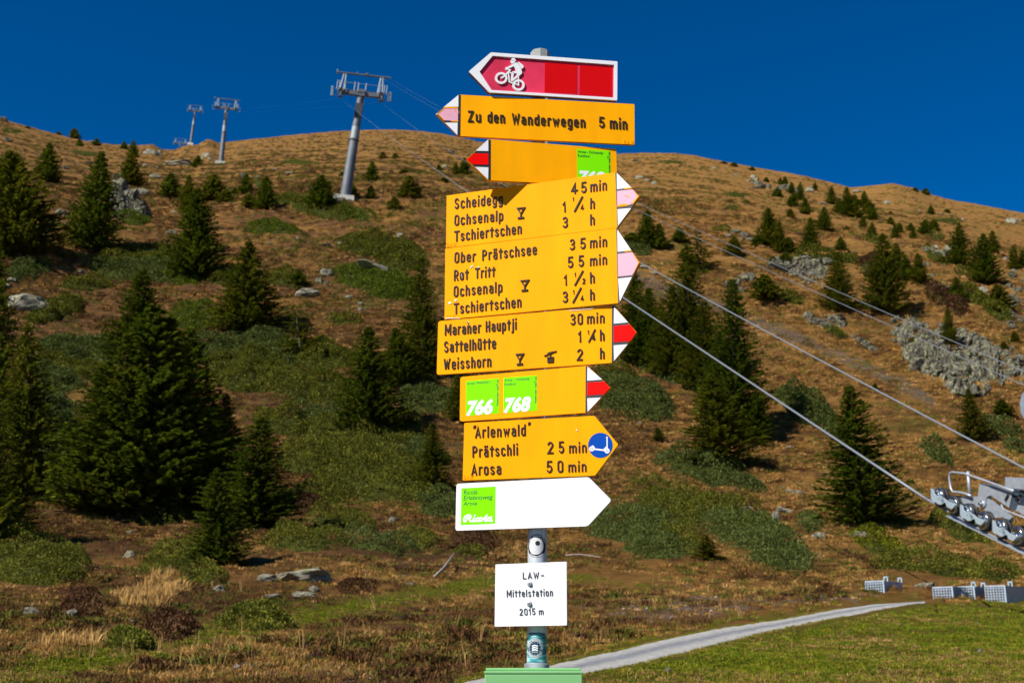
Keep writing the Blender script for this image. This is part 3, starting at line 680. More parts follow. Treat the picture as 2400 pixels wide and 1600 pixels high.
# ------------------------------------------------------------------ junipers and other low shrubs
def mat_shrub(cx, cy, rx, ry, tilt, tone, desc, hgt=.72, name='juniper'):
    A = math.radians(tilt); ca, sa = math.cos(A), math.sin(A)
    rg = np.random.default_rng(int(cx * 7 + cy))
    rx *= 1.18; ry *= 1.2
    n = int(min(5200, max(70, rx * ry * 1.1)))
    th = rg.uniform(0, 6.283, n); rho = np.sqrt(rg.uniform(0, 1, n)) * (1 + .16 * rg.normal(size=n) * (rg.uniform(size=n) < .15))
    edge = 1 + .30 * np.array([vnoise(np.array([math.cos(a) * 1.7 + cx]), np.array([math.sin(a) * 1.7 + cy]), 8)[0] for a in th])
    ex, ey = rho * rx * edge * np.cos(th), rho * ry * edge * np.sin(th)
    p = at((cx + ex * ca - ey * sa) * K, (cy + ex * sa + ey * ca) * K, exact=False)
    dist = float(np.median(np.hypot(p[:, 0], p[:, 1])))
    sc_ = np.clip(dist / 80, .45, 1.5)
    lump = fbm(p[:, 0] / (.9 * sc_ + .3), p[:, 1] / (.9 * sc_ + .3), 90, 2)
    hm = min(hgt * float(np.clip(dist / 62, .38, 1.1)), .42 * rx * K * dist / FPX)
    p[:, 2] += hm * np.clip(1 - rho ** 4, 0, 1) * (1 + 1.5 * lump)
    gap_ = fbm(p[:, 0] / (.45 * sc_ + .12), p[:, 1] / (.7 * sc_ + .15), 91, 2); kp = (gap_ > -.40) & (lump > -.62); p = p[kp]; rho = rho[kp]; n = len(p)
    nb = 4; tot = n * nb; B = np.repeat(p, nb, 0); B[:, 2] -= hm * .35 * rg.uniform(0, 1, tot) * (rg.uniform(size=tot) < .6); a = rg.uniform(0, 6.28, tot); el = rg.uniform(.05, 1.25, tot); ln = .125 * sc_ * rg.uniform(.6, 1.3, tot)
    T = np.stack([np.cos(a) * np.cos(el), np.sin(a) * np.cos(el), np.sin(el)], 1) * ln[:, None]
    W = np.stack([-np.sin(a), np.cos(a), rg.uniform(-.4, .4, tot)], 1) * (ln * .26)[:, None]
    V = np.stack([B - .2 * T, B + .4 * T + W, B + T, B + .4 * T - W], 1).reshape(-1, 3)
    Q = np.arange(tot * 4).reshape(-1, 4)
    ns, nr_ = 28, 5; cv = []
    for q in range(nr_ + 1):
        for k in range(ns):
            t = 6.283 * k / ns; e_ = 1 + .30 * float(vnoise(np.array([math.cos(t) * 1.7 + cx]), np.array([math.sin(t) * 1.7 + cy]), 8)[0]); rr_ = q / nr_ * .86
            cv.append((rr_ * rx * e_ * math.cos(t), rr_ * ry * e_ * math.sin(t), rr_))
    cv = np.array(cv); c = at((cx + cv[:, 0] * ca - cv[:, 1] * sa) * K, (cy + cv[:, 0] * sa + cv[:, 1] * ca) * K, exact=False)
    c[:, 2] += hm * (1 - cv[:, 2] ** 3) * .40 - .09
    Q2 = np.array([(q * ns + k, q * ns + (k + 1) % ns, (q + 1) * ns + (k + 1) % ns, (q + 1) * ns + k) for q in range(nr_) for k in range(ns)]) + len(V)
    o = obj(name, np.vstack([V, c]), np.vstack([Q, Q2]).astype(np.int32), [M[tone], M['gap_shade']], mi=[0] * len(Q) + [1] * len(Q2))
    o['category'] = 'shrub'; o['group'] = 'low shrubs creeping over the slope'; o['label'] = 'x'
    PENDING.append((o, desc, cx, cy)); return o
JB, JO, JG = 'blue green juniper mat', 'olive juniper mat', 'fresh green juniper mat'
JUN = [(68, 618, 48, 16, -8, 'jun0', JB), (310, 595, 85, 20, -4, 'jun1', JO), (335, 628, 118, 20, 3, 'jun0', JB), (420, 648, 36, 12, 6, 'jun2', JG), (627, 524, 55, 13, 3, 'jun2', JG), (308, 512, 38, 9, 3, 'jun2', JG),
 (238, 437, 40, 10, 6, 'jun1', JO), (680, 468, 60, 9, 2, 'jun1', JO), (735, 480, 85, 15, 7, 'jun1', JO), (815, 492, 42, 8, 6, 'jun2', JG), (868, 568, 92, 25, 8, 'jun1', JO), (925, 600, 55, 22, 10, 'jun1', JO), (862, 650, 95, 26, 16, 'jun2', JG), (910, 675, 50, 18, 4, 'jun2', JG), (655, 648, 42, 17, 0, 'jun1', JO),
 (452, 735, 58, 20, 2, 'jun2', JG), (125, 718, 60, 18, -14, 'jun1', JO), (178, 800, 85, 30, 4, 'jun0', JB), (150, 848, 90, 30, 6, 'jun1', JO), (600, 800, 108, 30, 6, 'jun0', JB), (570, 842, 92, 30, 4, 'jun1', JO), (725, 820, 80, 26, 8, 'jun1', JO), (722, 893, 105, 28, 6, 'jun1', JO), (740, 960, 72, 13, -3, 'jun0', JB),
 (790, 1000, 105, 26, 6, 'jun1', JO), (985, 918, 66, 30, 6, 'jun0', JB), (820, 1055, 130, 34, 5, 'jun1', JO), (880, 1105, 135, 46, 6, 'jun1', JO), (960, 1040, 70, 20, 0, 'jun0', JB), (1012, 1158, 52, 30, 10, 'jun0', JB), (110, 1085, 56, 36, 10, 'jun0', JB), (100, 950, 70, 22, 4, 'jun0', JB), (330, 1190, 90, 18, 4, 'jun1', JO),
 (60, 1300, 98, 48, 6, 'jun1', 'large dark juniper bush'), (405, 1300, 78, 20, -12, 'jun1', JO), (700, 1258, 92, 15, 0, 'jun1', JO), (868, 1266, 78, 13, 2, 'jun0', JB), (590, 1418, 82, 22, 6, 'jun1', JO), (300, 1478, 50, 12, 0, 'jun1', JO), (960, 1246, 42, 16, 6, 'jun1', JO), (1080, 1278, 36, 9, 0, 'jun1', JO),
 (1450, 918, 92, 28, 12, 'jun0', JB), (1548, 872, 88, 17, 24, 'jun0', JB), (1635, 1085, 122, 21, 14, 'jun0', JB), (1615, 1165, 150, 28, 18, 'jun1', JO), (1445, 1225, 112, 32, 10, 'jun0', JB), (1560, 1255, 60, 20, 10, 'jun1', JO), (1735, 1240, 118, 38, 18, 'jun0', JB), (1850, 938, 76, 24, 20, 'jun0', JB), (1462, 575, 34, 8, 6, 'jun0', JB),
 (2150, 1048, 42, 11, 28, 'jun0', JB), (2205, 1222, 68, 22, 26, 'jun1', JO), (2018, 1261, 62, 13, 12, 'jun3', 'bright yellow green shrub'), (2150, 1316, 112, 16, 4, 'jun1', JO), (2300, 985, 46, 13, 18, 'jun0', JB), (2335, 1030, 30, 12, 25, 'jun0', JB), (1540, 374, 28, 5, 2, 'jun1', JO), (1880, 598, 60, 11, 3, 'jun1', JO), (1940, 600, 40, 9, 12, 'jun1', JO),
 (1865, 1208, 30, 20, 20, 'jun0', JB), (1815, 692, 30, 9, 18, 'jun1', JO), (2150, 545, 24, 7, 8, 'jun1', JO), (2150, 595, 30, 6, 22, 'jun1', JO), (2218, 632, 26, 5, 12, 'jun1', JO), (2010, 562, 34, 6, 4, 'jun1', JO), (2172, 508, 36, 5, 3, 'jun1', JO), (2280, 455, 1, 1, 0, 'jun1', JO) if False else (2240, 690, 40, 12, 28, 'jun1', JO),
 (690, 372, 46, 5, 2, 'jun1', JO), (515, 377, 30, 4, 3, 'jun1', JO), (190, 352, 34, 5, 6, 'jun1', JO), (30, 300, 30, 4, 6, 'jun1', JO), (600, 425, 22, 5, 4, 'jun1', JO), (1690, 452, 26, 4, 3, 'jun1', JO), (1680, 478, 20, 4, 3, 'jun1', JO), (1655, 528, 20, 5, 3, 'jun1', JO), (2330, 452, 2, 1, 0, 'jun1', JO) if False else (2030, 650, 22, 6, 8, 'jun1', JO),
 (2115, 790, 26, 8, 10, 'jun1', JO), (1920, 765, 26, 10, 25, 'jun1', JO), (2290, 725, 40, 14, 30, 'jun1', JO), (1600, 620, 32, 8, 6, 'jun1', JO)]
JUN += [(60, 500, 40, 9, 4, 'jun1', JO), (520, 655, 40, 12, 4, 'jun1', JO), (470, 800, 46, 22, 6, 'jun0', JB), (560, 885, 70, 18, 6, 'jun1', JO), (640, 980, 60, 20, 6, 'jun1', JO), (700, 1060, 62, 26, 4, 'jun1', JO), (740, 1130, 60, 22, 4, 'jun1', JO), (900, 985, 70, 22, 4, 'jun1', JO), (780, 1205, 74, 14, 4, 'jun1', JO), (130, 905, 60, 18, 4, 'jun0', JB), (120, 1010, 60, 20, 6, 'jun1', JO), (860, 850, 50, 16, 4, 'jun1', JO), (560, 700, 30, 10, 0, 'jun1', JO), (790, 735, 40, 9, 4, 'jun1', JO), (200, 660, 60, 12, 4, 'jun1', JO),
 (1540, 1195, 70, 18, 14, 'jun1', JO), (1790, 1290, 70, 16, 10, 'jun0', JB), (1500, 1275, 70, 18, 8, 'jun0', JB), (1420, 870, 50, 14, 12, 'jun1', JO), (1930, 985, 40, 12, 22, 'jun0', JB), (2050, 1310, 50, 8, 4, 'jun1', JO), (2290, 1345 - 20, 60, 10, 4, 'jun1', JO), (1560, 760, 30, 10, 20, 'jun1', JO), (240, 1120, 50, 14, 4, 'jun0', JB), (460, 1330, 50, 12, 0, 'jun1', JO), (150, 1310, 50, 26, 6, 'jun1', JO)]
for j_ in JUN: mat_shrub(*j_)
for c_ in [(2008, 615, 34, 22, 10, 'rusty', 'rusty brown leafless bush'), (2160, 690, 34, 18, 30, 'rusty', 'rusty brown leafless bush'), (2200, 712, 26, 18, 40, 'rusty', 'rusty brown leafless bush'), (1690, 1105, 22, 9, 10, 'rusty', 'pinkish brown twiggy bush'), (395, 1440, 60, 18, 0, 'rusty', 'dark brown twiggy bush'), (190, 1395, 46, 16, 0, 'rusty', 'dark brown twiggy bush'), (1090, 1250, 50, 26, 0, 'rusty', 'leafless grey brown bush behind the post'), (710, 1165, 40, 18, 0, 'rusty', 'leafless brown bush'), (820, 1345, 44, 12, 0, 'rusty', 'brown twiggy bush')]:
    mat_shrub(*c_, hgt=.7, name='leafless_bush')


# ------------------------------------------------------------------ ground cover between the shrubs
def off_mats(px, py):
    x = px / K; y = py / K; ok = np.ones(len(x), bool)
    for (cx, cy, rx, ry, tl, *_r) in JUN:
        A = math.radians(tl); u = (x - cx) * math.cos(A) + (y - cy) * math.sin(A); v = -(x - cx) * math.sin(A) + (y - cy) * math.cos(A)
        ok &= ((u / (rx * 1.12)) ** 2 + (v / (ry * 1.12)) ** 2) > 1
    return ok
P, px, py, r = ground_points(175000, 12.5, 120)
g, b, s = zones(px, py); pm = path_mask(px, py); nz = fbm(P[:, 0] / 2.2, P[:, 1] / 1.6, 41, 3)
keep = off_mats(px, py) & (pm < .35) & (rng.uniform(size=len(P)) > np.maximum(g * 1.1, b * .55)) & (nz + rng.uniform(-.35, .35, len(P)) > -.12)
hv = heathness(px, py)
mixv = fbm(P[:, 0] / 3.0, P[:, 1] / 2.0, 77, 3) + hv * .5 - .2
tint = np.where((mixv + rng.uniform(-.25, .25, len(P)) > -.02)[:, None], pal(HEATH, len(P)), pal(STRAW, len(P)))
tint = np.where((rng.uniform(size=len(P)) < .24)[:, None], pal(OLIVE, len(P)), tint)
scatter('dry_grass', 'dry straw and rust coloured grass tufts on the near slope', P[keep], rng.uniform(.28, .72, keep.sum()) * (1 + np.clip(r[keep] - 20, 0, 90) / 34), tint[keep], tuft_a[:1] + tuft_low)

P, px, py, r = ground_points(115000, 11, 44)
g, b, s = zones(px, py); pm = path_mask(px, py)
keep = off_mats(px, py) & (pm < .2) & (g > rng.uniform(.2, 1.0, len(P)))
nz = fbm(P[:, 0] / 1.8, P[:, 1] / 1.8, 66, 4) + rng.uniform(-.3, .3, len(P)); keep &= nz > -.42
tint = np.where((nz < -.20)[:, None], pal(DULL, len(P)), pal(GREEN, len(P)))
scatter('meadow_grass', 'short green grass of the meadow beside the gravel track', P[keep], rng.uniform(.25, .55, keep.sum()), tint[keep], tuft_low)

P, px, py, r = ground_points(115000, 38, 190)
hv = heathness(px, py); nz = fbm(P[:, 0] / 5.0, P[:, 1] / 3.0, 51, 3)
g, b, s = zones(px, py)
keep = off_mats(px, py) & (nz + hv * .55 + rng.uniform(-.2, .2, len(P)) > .12) & (s < .4)
olp = fbm(P[:, 0] / 7.0, P[:, 1] / 5.0, 58, 2) * 1.3 + np.interp(px, [0, 1000, 1600], [.24, .24, .10]) + rng.uniform(-.15, .15, len(P))
tint = np.where((olp > .38)[:, None], pal(OLIVE, len(P)), pal(HEATH, len(P)))
tint = np.where((rng.uniform(size=len(P)) < np.interp(px, [0, 1100, 1700], [.28, .35, .6]))[:, None], pal(STRAW, len(P)), tint)
scatter('heather', 'dark brown heather and bilberry cushions over the slope', P[keep], rng.uniform(.55, 1.4, keep.sum()) * np.clip(r[keep] / 95, .42, 1.25), tint[keep], clump)

P, px, py, r = ground_points(9000, 13, 42)
g, b, s = zones(px, py); pm = path_mask(px, py); nz = fbm(P[:, 0] / 2.5, P[:, 1] / 2.5, 71, 2)
keep = off_mats(px, py) & (pm < .02) & (g < .3) & (nz > .05)
tint = np.where((rng.uniform(size=len(P)) < .3)[:, None], pal(OLIVE, len(P)), pal(HEATH, len(P)) * .8)
scatter('bilberry', 'low russet bilberry and heather cushions on the near slope', P[keep], rng.uniform(.3, .9, keep.sum()), tint[keep], clump)

P, px, py, r = ground_points(56000, 150, 500)
hv = heathness(px, py); nz = fbm(P[:, 0] / 9.0, P[:, 1] / 6.0, 53, 3)
keep = off_mats(px, py) & (nz + hv * .5 + rng.uniform(-.25, .25, len(P)) > .16)
tint = np.where((rng.uniform(size=len(P)) < .5)[:, None], pal(OLIVE, len(P)), pal(HEATH, len(P)))
scatter('far_heather', 'dark cushions of heather and dwarf juniper high on the slope', P[keep], rng.uniform(.8, 2.2, keep.sum()), tint[keep], clump)

P, px, py, r = ground_points(800, 12.5, 34)
g, b, s = zones(px, py); pm = path_mask(px, py); nz = fbm(P[:, 0] / 1.5, P[:, 1] / 1.5, 61, 2)
keep = off_mats(px, py) & (pm < .02) & (nz > .05) & (px < 1900) & (py < 1620)
scatter('grass_stalks', 'tall pale dead grass stalks on the near slope', P[keep], rng.uniform(.5, 1.1, keep.sum()), pal([(.42, .25, .10), (.36, .2, .07)], int(keep.sum())), stalk)

P, px, py, r = ground_points(9000, 12.5, 60)
g, b, s = zones(px, py)
keep = (b > rng.uniform(.25, 1.2, len(P)))
_peb = MB(); _peb.add([(0, 0, .5), (.6, 0, 0), (0, .5, 0), (-.5, 0, .05), (0, -.6, 0), (.4, .4, .2)], [(0, 1, 5), (0, 5, 2), (0, 2, 3), (0, 3, 4), (0, 4, 1), (5, 1, 2)])
scatter('pebbles', 'loose grey pebbles on bare soil near the track', P[keep], rng.uniform(.02, .08, keep.sum()), pal([(.24, .21, .18), (.18, .16, .13), (.28, .25, .21)], int(keep.sum())), [(_peb.V, _peb.F)])


def pix_points(cx, cy, rx, ry, n):
    a = rng.uniform(0, 6.28, n); q = np.sqrt(rng.uniform(0, 1, n)); return at((cx + rx * q * np.cos(a)) * K, (cy + ry * q * np.sin(a)) * K, exact=False)
PL_ = np.vstack([pix_points(372, 1352, 62, 24, 170), pix_points(330, 1370, 70, 22, 90), pix_points(150, 1160, 30, 16, 60), pix_points(205, 1468, 110, 12, 60)])
scatter('straw_grass', 'tall golden straw grass in a shaggy plume on the near left slope', PL_, rng.uniform(.3, 1.0, len(PL_)), pal([(.50, .30, .10), (.42, .24, .07)], len(PL_)), [blade_mesh('t', 16, .30, .12, .005, .8, s, .1) for s in (21, 22)])
xs_ = 1080 + 900 * rng.uniform(size=2600) ** 1.5; up_ = rng.uniform(size=2600) < .5
ye_ = np.where(up_, np.interp(xs_, PU[:, 0], PU[:, 1]) - np.abs(rng.normal(0, 2.0, 2600)) * np.interp(xs_, [1080, 2150], [1.6, .5]) + 1.0, np.interp(xs_, PL[:, 0], PL[:, 1]) + np.abs(rng.normal(0, 2.0, 2600)) * np.interp(xs_, [1080, 2150], [1.6, .5]))
VG_ = at(xs_, ye_, exact=False); VG_[:, 2] = height(VG_[:, 0], VG_[:, 1])
scatter('verge_grass', 'ragged short grass along both edges of the gravel track', VG_, rng.uniform(.18, .42, 2600), np.where((rng.uniform(size=2600) < .4)[:, None], pal(DULL, 2600), pal(GREEN, 2600)), tuft_low)

# ------------------------------------------------------------------ rocks
def rock_mesh(seed, flat=.75, npts=15):
    import bmesh
    rg = np.random.default_rng(seed); P = rg.uniform(-1, 1, (npts, 3)); P = P / (np.abs(P) ** 3.2).sum(1, keepdims=True) ** (1 / 3.2) * rg.uniform(.78, 1.0, (npts, 1))
    bm = bmesh.new()
    for p in P: bm.verts.new(p)
    g = bmesh.ops.convex_hull(bm, input=bm.verts[:]); bmesh.ops.delete(bm, geom=[v for v in bm.verts if not v.link_faces], context='VERTS')
    bmesh.ops.triangulate(bm, faces=bm.faces[:])
    bmesh.ops.subdivide_edges(bm, edges=bm.edges[:], cuts=5, use_grid_fill=True)
    bmesh.ops.smooth_vert(bm, verts=bm.verts[:], factor=.35, use_axis_x=True, use_axis_y=True, use_axis_z=True)
    V = np.array([v.co[:] for v in bm.verts]); bm.verts.index_update(); Fc = [tuple(v.index for v in f.verts) for f in bm.faces]; bm.free()
    s1 = vnoise(V[:, 0] * 2.6 + V[:, 2] * 1.1, V[:, 1] * 2.6 - V[:, 2] * 2.7, seed); s2 = vnoise(V[:, 0] * 7 + V[:, 2] * 3.1, V[:, 2] * 7 + V[:, 1] * 5, seed + 1); s3 = vnoise(V[:, 0] * 4 + V[:, 1] * 5, V[:, 2] * 1.2, seed + 4)
    V *= (1 + .16 * s1 + .12 * s2 - .30 * np.clip(.10 - np.abs(s3), 0, 1) * 8 * .3)[:, None]; V[:, 2] *= flat
    return mesh_of('rock', V, Fc, M['rock'])
RK = [rock_mesh(100 + k, npts=12 + 2 * k) for k in range(7)]; RKC = []
for m0 in RK: m1 = m0.copy(); m1.materials[0] = M['cliff']; RKC.append(m1)
rrnd = random.Random(5)
def rock(cx, cy, hw, hh, desc, parent=None, rot=None, name='boulder', pool=None):
    p = F(cx, cy + hh * .75); dist = p[1] * cP + (p[2] - EYE) * sP
    hw *= 1.2; hh *= 1.22
    a = hw * K * dist / FPX; h_ = max(hh * K * dist / FPX / cP * .95, .05)
    o = bpy.data.objects.new(name, (pool or RK)[rrnd.randrange(7)]); COL.objects.link(o)
    o.scale = (a, a * rrnd.uniform(.7, 1.1), h_ / .72); tilt = math.radians(rot or rrnd.uniform(-6, 6))
    o.rotation_euler = (rrnd.uniform(-.15, .15), tilt, rrnd.choice([0, 3.14]) + rrnd.uniform(-.4, .4) if not rot else 0)
    loc = np.array([p[0], p[1] + a * .25, p[2] + h_ * .34])
    if parent is None:
        o.location = tuple(loc); o['category'] = 'rock'; o['group'] = 'boulders and stones on the slope'; o['label'] = 'x'; PENDING.append((o, desc, cx, cy))
    else:
        o.parent = parent; o.location = tuple(loc - ORIG[parent.name])
    return o
BIG, MED, SM = 'large pale boulder', 'grey boulder', 'small pale stone'
ROCKS = [(326, 443, 14, 15, 'egg shaped pale standing boulder'), (415, 376, 34, 8, 'long flat pale slab'), (364, 352, 7, 8, 'white upright stone'), (343, 349, 20, 8, 'dark flat boulder'), (378, 379, 8, 5, SM), (352, 383, 9, 4, SM), (332, 376, 8, 4, SM),
 (470, 356, 13, 9, MED), (481, 366, 6, 4, SM), (356, 405, 16, 7, MED), (205, 373, 11, 5, MED), (145, 386, 9, 5, SM), (138, 487, 14, 9, BIG), (265, 413, 8, 6, SM), (398, 400, 5, 3, SM), (148, 516, 5, 6, SM), (342, 576, 12, 5, SM), (396, 533, 15, 5, MED), (388, 560, 8, 4, SM), (400, 490, 5, 4, SM), (385, 605, 10, 9, MED), (300, 560, 5, 4, SM),
 (56, 694, 50, 24, 'large pale boulder tilted in the heather'), (25, 642, 12, 6, MED), (15, 655, 10, 5, MED), (183, 623, 10, 4, SM), (8, 275, 14, 6, MED), (15, 322, 12, 4, MED), (152, 347, 5, 2, SM), (210, 325, 10, 3, SM), (705, 672, 30, 11, 'dark flat topped boulder'), (748, 625, 16, 10, MED), (732, 642, 9, 7, SM), (750, 655, 9, 7, SM), (802, 678, 12, 6, SM), (828, 696, 6, 6, SM), (827, 708, 5, 6, SM), (806, 699, 6, 4, SM),
 (752, 562, 12, 6, MED), (780, 560, 7, 4, SM), (918, 537, 9, 6, MED), (915, 545, 5, 4, SM), (936, 553, 7, 4, SM), (618, 555, 8, 4, SM), (683, 556, 4, 5, SM), (665, 571, 10, 3, SM), (737, 502, 5, 4, SM), (562, 404, 12, 7, MED), (593, 407, 9, 5, MED), (668, 396, 13, 7, MED), (608, 390, 6, 4, SM), (632, 388, 7, 3, SM), (1020, 380, 7, 5, MED), (1038, 350, 10, 6, MED), (852, 420, 7, 2, SM), (720, 435, 6, 2, SM),
 (690, 1313, 66, 20, 'long lichened boulder lying in the brown grass'), (612, 1328, 22, 10, MED), (700, 1385, 30, 9, MED), (620, 1392, 22, 4, 'flat pinkish slab'), (717, 1354, 14, 7, MED), (722, 1292, 12, 6, MED), (295, 1258, 15, 12, MED), (293, 1220, 14, 7, MED), (160, 1407, 15, 17, 'upright lichened boulder'), (76, 1408, 22, 11, MED), (62, 1416, 16, 7, MED), (170, 1390, 10, 5, SM), (311, 1426, 14, 8, 'pale boulder by a dark bush'), (236, 1443, 12, 5, SM), (500, 1352, 16, 11, MED), (900, 1186, 9, 7, SM), (903, 1197, 9, 7, SM), (940, 1340, 14, 5, SM), (930, 1322, 8, 6, SM), (80, 1285, 12, 6, SM),
 (1470, 408, 12, 6, MED), (1485, 414, 7, 4, SM), (1503, 418, 6, 6, SM), (1462, 371, 10, 4, SM), (1640, 386, 6, 4, SM), (1695, 398, 4, 3, SM), (1690, 404, 4, 4, SM), (1730, 405, 7, 6, SM), (1735, 411, 9, 5, SM), (1720, 413, 6, 3, SM), (1706, 508, 7, 5, SM), (1672, 540, 10, 6, MED), (1768, 497, 4, 3, SM), (1833, 433, 8, 5, SM), (1860, 435, 10, 7, MED), (1890, 468, 10, 6, 'white stone among spruces'), (1925, 455, 6, 5, SM), (2037, 463, 9, 6, 'white stone among spruces'), (1960, 487, 7, 5, SM), (1970, 440, 10, 4, SM), (2012, 433, 7, 3, MED),
 (2325, 503, 15, 11, 'angular boulder just below the right skyline'), (2350, 508, 8, 5, SM), (2296, 499, 7, 2, SM), (2110, 481, 6, 3, SM), (2162, 491, 5, 3, SM), (2181, 492, 4, 3, SM), (2214, 504, 6, 3, SM), (2213, 660, 8, 4, SM), (2128, 608, 9, 5, MED), (2260, 665, 11, 9, 'pale block like boulder'), (2160, 655, 14, 8, MED), (2176, 662, 12, 7, MED), (2313, 594, 10, 6, MED), (2140, 632, 8, 4, SM),
 (2128, 580, 12, 8, MED), (2150, 571, 8, 9, MED), (2160, 578, 18, 11, 'pale crumbling outcrop block'), (2180, 572, 9, 11, MED), (1882, 1230, 16, 9, MED), (1975, 1226, 34, 14, 'lichened boulder under the ragged spruce'), (1945, 1232, 10, 8, MED), (1722, 1166, 14, 8, MED), (1742, 1172, 10, 8, SM), (1708, 1167, 8, 5, SM), (1783, 1178, 14, 14, MED), (1806, 1170, 22, 12, MED), (1815, 1126, 9, 6, SM), (1833, 1130, 14, 6, SM), (1795, 1116, 8, 5, SM), (1694, 1157, 8, 5, SM), (1522, 1042, 12, 5, SM), (1535, 1048, 8, 4, SM), (1468, 968, 7, 6, SM), (1815, 1025, 10, 3, SM), (1883, 1278, 5, 4, SM), (1850, 1250, 10, 4, SM),
 (2128, 1356, 26, 9, 'rock wedged between the wire cages'), (1440, 612, 14, 5, SM), (1470, 610, 22, 6, MED), (1500, 625, 10, 4, SM), (1575, 690, 14, 6, MED), (1768, 668, 12, 7, MED), (1787, 673, 7, 4, SM), (1800, 680, 6, 3, SM), (1740, 680, 6, 3, SM), (1535, 1548, 6, 3, 'small white stone in the meadow'), (2252, 1497, 5, 3, 'small white stone in the meadow'), (2245, 1435, 3, 2, 'tiny white pebble in the meadow')]
for r_ in ROCKS: rock(*r_)
rock(872, 612, 56, 17, 'big lichened boulder sloping down to the right', rot=20)

def face_sheet(parent, poly, amp, sx=.9, sy=2.2, nx=150, ny=90, seed=3):
    '''a continuous broken rock face standing out of the slope inside the outline poly (F coordinates)'''
    P = np.array(poly, float); x0, y0 = P.min(0); x1, y1 = P.max(0)
    gx, gy = np.meshgrid(np.linspace(x0, x1, nx), np.linspace(y0, y1, ny)); fx, fy = gx.ravel(), gy.ravel()
    d = np.full(fx.shape, 1e9); inside = np.zeros(fx.shape, bool)
    for i in range(len(P)):
        a, b = P[i], P[(i + 1) % len(P)]; ab = b - a; t = np.clip(((fx - a[0]) * ab[0] + (fy - a[1]) * ab[1]) / (ab @ ab), 0, 1)
        d = np.minimum(d, np.hypot(fx - a[0] - t * ab[0], fy - a[1] - t * ab[1]))
        c = ((a[1] > fy) != (b[1] > fy)) & (fx < (b[0] - a[0]) * (fy - a[1]) / (b[1] - a[1] + 1e-9) + a[0]); inside ^= c
    m = np.where(inside, d, -d); edge = fbm(fx / 14.0, fy / 14.0, seed, 3) * 16; mk = sstep(-2, 9, m + edge)
    W = at(fx * K, fy * K)
    wx, wy = fx + 7 * fbm(fx / 9.0, fy / 9.0, seed + 7, 2), fy + 7 * fbm(fx / 9.0, fy / 9.0, seed + 8, 2)
    q = vnoise(wx / 11.0, wy / 19.0 + wx / 40.0, seed + 1); q2 = vnoise(wx / 3.8, wy / 6.6 + wx / 9.0, seed + 2); q3 = vnoise(wx / 24.0, wy / 26.0, seed + 3)
    crack = np.clip(.09 - np.abs(q), 0, .09) / .09; crack2 = np.clip(.07 - np.abs(q2), 0, .07) / .07
    block = np.round((q3 + .5) * 4) / 4 + np.round((q + .5) * 3) / 3 * .45
    h = amp * np.maximum(-.1, .15 + .9 * block + .28 * q2 - .75 * crack - .3 * crack2 - .25)
    W[:, 2] += np.where(mk > .02, h * mk * .22 + .03, -.25); W[:, 1] -= h * mk * .75
    idx = np.arange(nx * ny).reshape(ny, nx); Q = np.stack([idx[:-1, :-1], idx[1:, :-1], idx[1:, 1:], idx[:-1, 1:]], -1).reshape(-1, 4)
    keepf = mk[Q].max(1) > .02
    o = obj('rock_face', W, Q[keepf].astype(np.int32), M['cliff'], parent); return o

def outcrop(label, items, name='rock_outcrop', face=None):
    c = F(items[0][0], items[0][1]); o = empty(name, c, label, 'rock outcrop')
    if face: face_sheet(o, *face)
    for it in items: rock(it[0], it[1], it[2], it[3], '', o, pool=RKC)
    return o
outcrop('tall dark crag with cracked pale face behind a spruce', face=([(266, 412), (285, 405), (300, 430), (325, 465), (345, 498), (300, 502), (262, 500), (250, 460)], 2.2), items=[ (272, 425, 18, 26), (318, 486, 26, 18), (300, 440, 18, 22), (262, 455, 14, 20), (282, 400, 12, 12)])
outcrop('dark boulders in a knot on the far right slope', [(1740, 422, 14, 9), (1752, 428, 10, 8), (1728, 416, 8, 6), (1765, 425, 8, 7), (1733, 430, 8, 6)])
outcrop('pale boulders in a knot under the right skyline', [(1798, 430, 13, 8), (1785, 433, 10, 6), (1810, 428, 8, 8), (1780, 442, 9, 5), (1830, 440, 9, 8)])
outcrop('pinkish scree heap on the upper right slope', [(1695, 530, 14, 9), (1710, 538, 12, 8), (1682, 536, 9, 6), (1700, 545, 14, 7), (1722, 548, 10, 5)])
rg_ = random.Random(12)
ol = [(1800, 612, 38, 18), (1845, 592, 30, 9), (1775, 600, 14, 14), (1870, 605, 22, 16), (1890, 618, 12, 18), (1830, 625, 20, 14), (1900, 600, 14, 10), (1862, 632, 14, 8)]
outcrop('grey rock step with lichen top left of a dark spruce', ol, face=([(1765, 598), (1800, 590), (1850, 590), (1900, 596), (1895, 640), (1850, 655), (1820, 628), (1770, 622)], .7))
ol = [(1690, 648, 14, 12), (1715, 640, 22, 14), (1665, 650, 16, 8), (1738, 655, 12, 8), (1700, 665, 12, 8)]
outcrop('weathered pale rocks above the scree strip', ol)
ol = [(1878, 735, 20, 12), (1900, 745, 16, 14), (1920, 730, 22, 12), (1858, 722, 14, 10), (1935, 745, 12, 9), (1975, 780, 10, 8), (1990, 790, 14, 12), (2005, 800, 12, 9), (1960, 772, 8, 6)]
outcrop('broken rock ledge left of the cliff', ol)
ol = []
for k in range(44):
    t = rg_.random(); x = 2050 + 300 * t; yc = 742 + 112 * t
    ol.append((x, yc + rg_.uniform(-42, 50 if x < 2230 else 30), rg_.uniform(5, 13), rg_.uniform(4, 10)))
for k in range(30):
    x = 2075 + 215 * rg_.random() ** 1.2; ol.append((x, 782 + (x - 2072) * .30 + rg_.uniform(-26, 46) * (1 if x < 2230 else .5), rg_.uniform(11, 24), rg_.uniform(16, 32)))
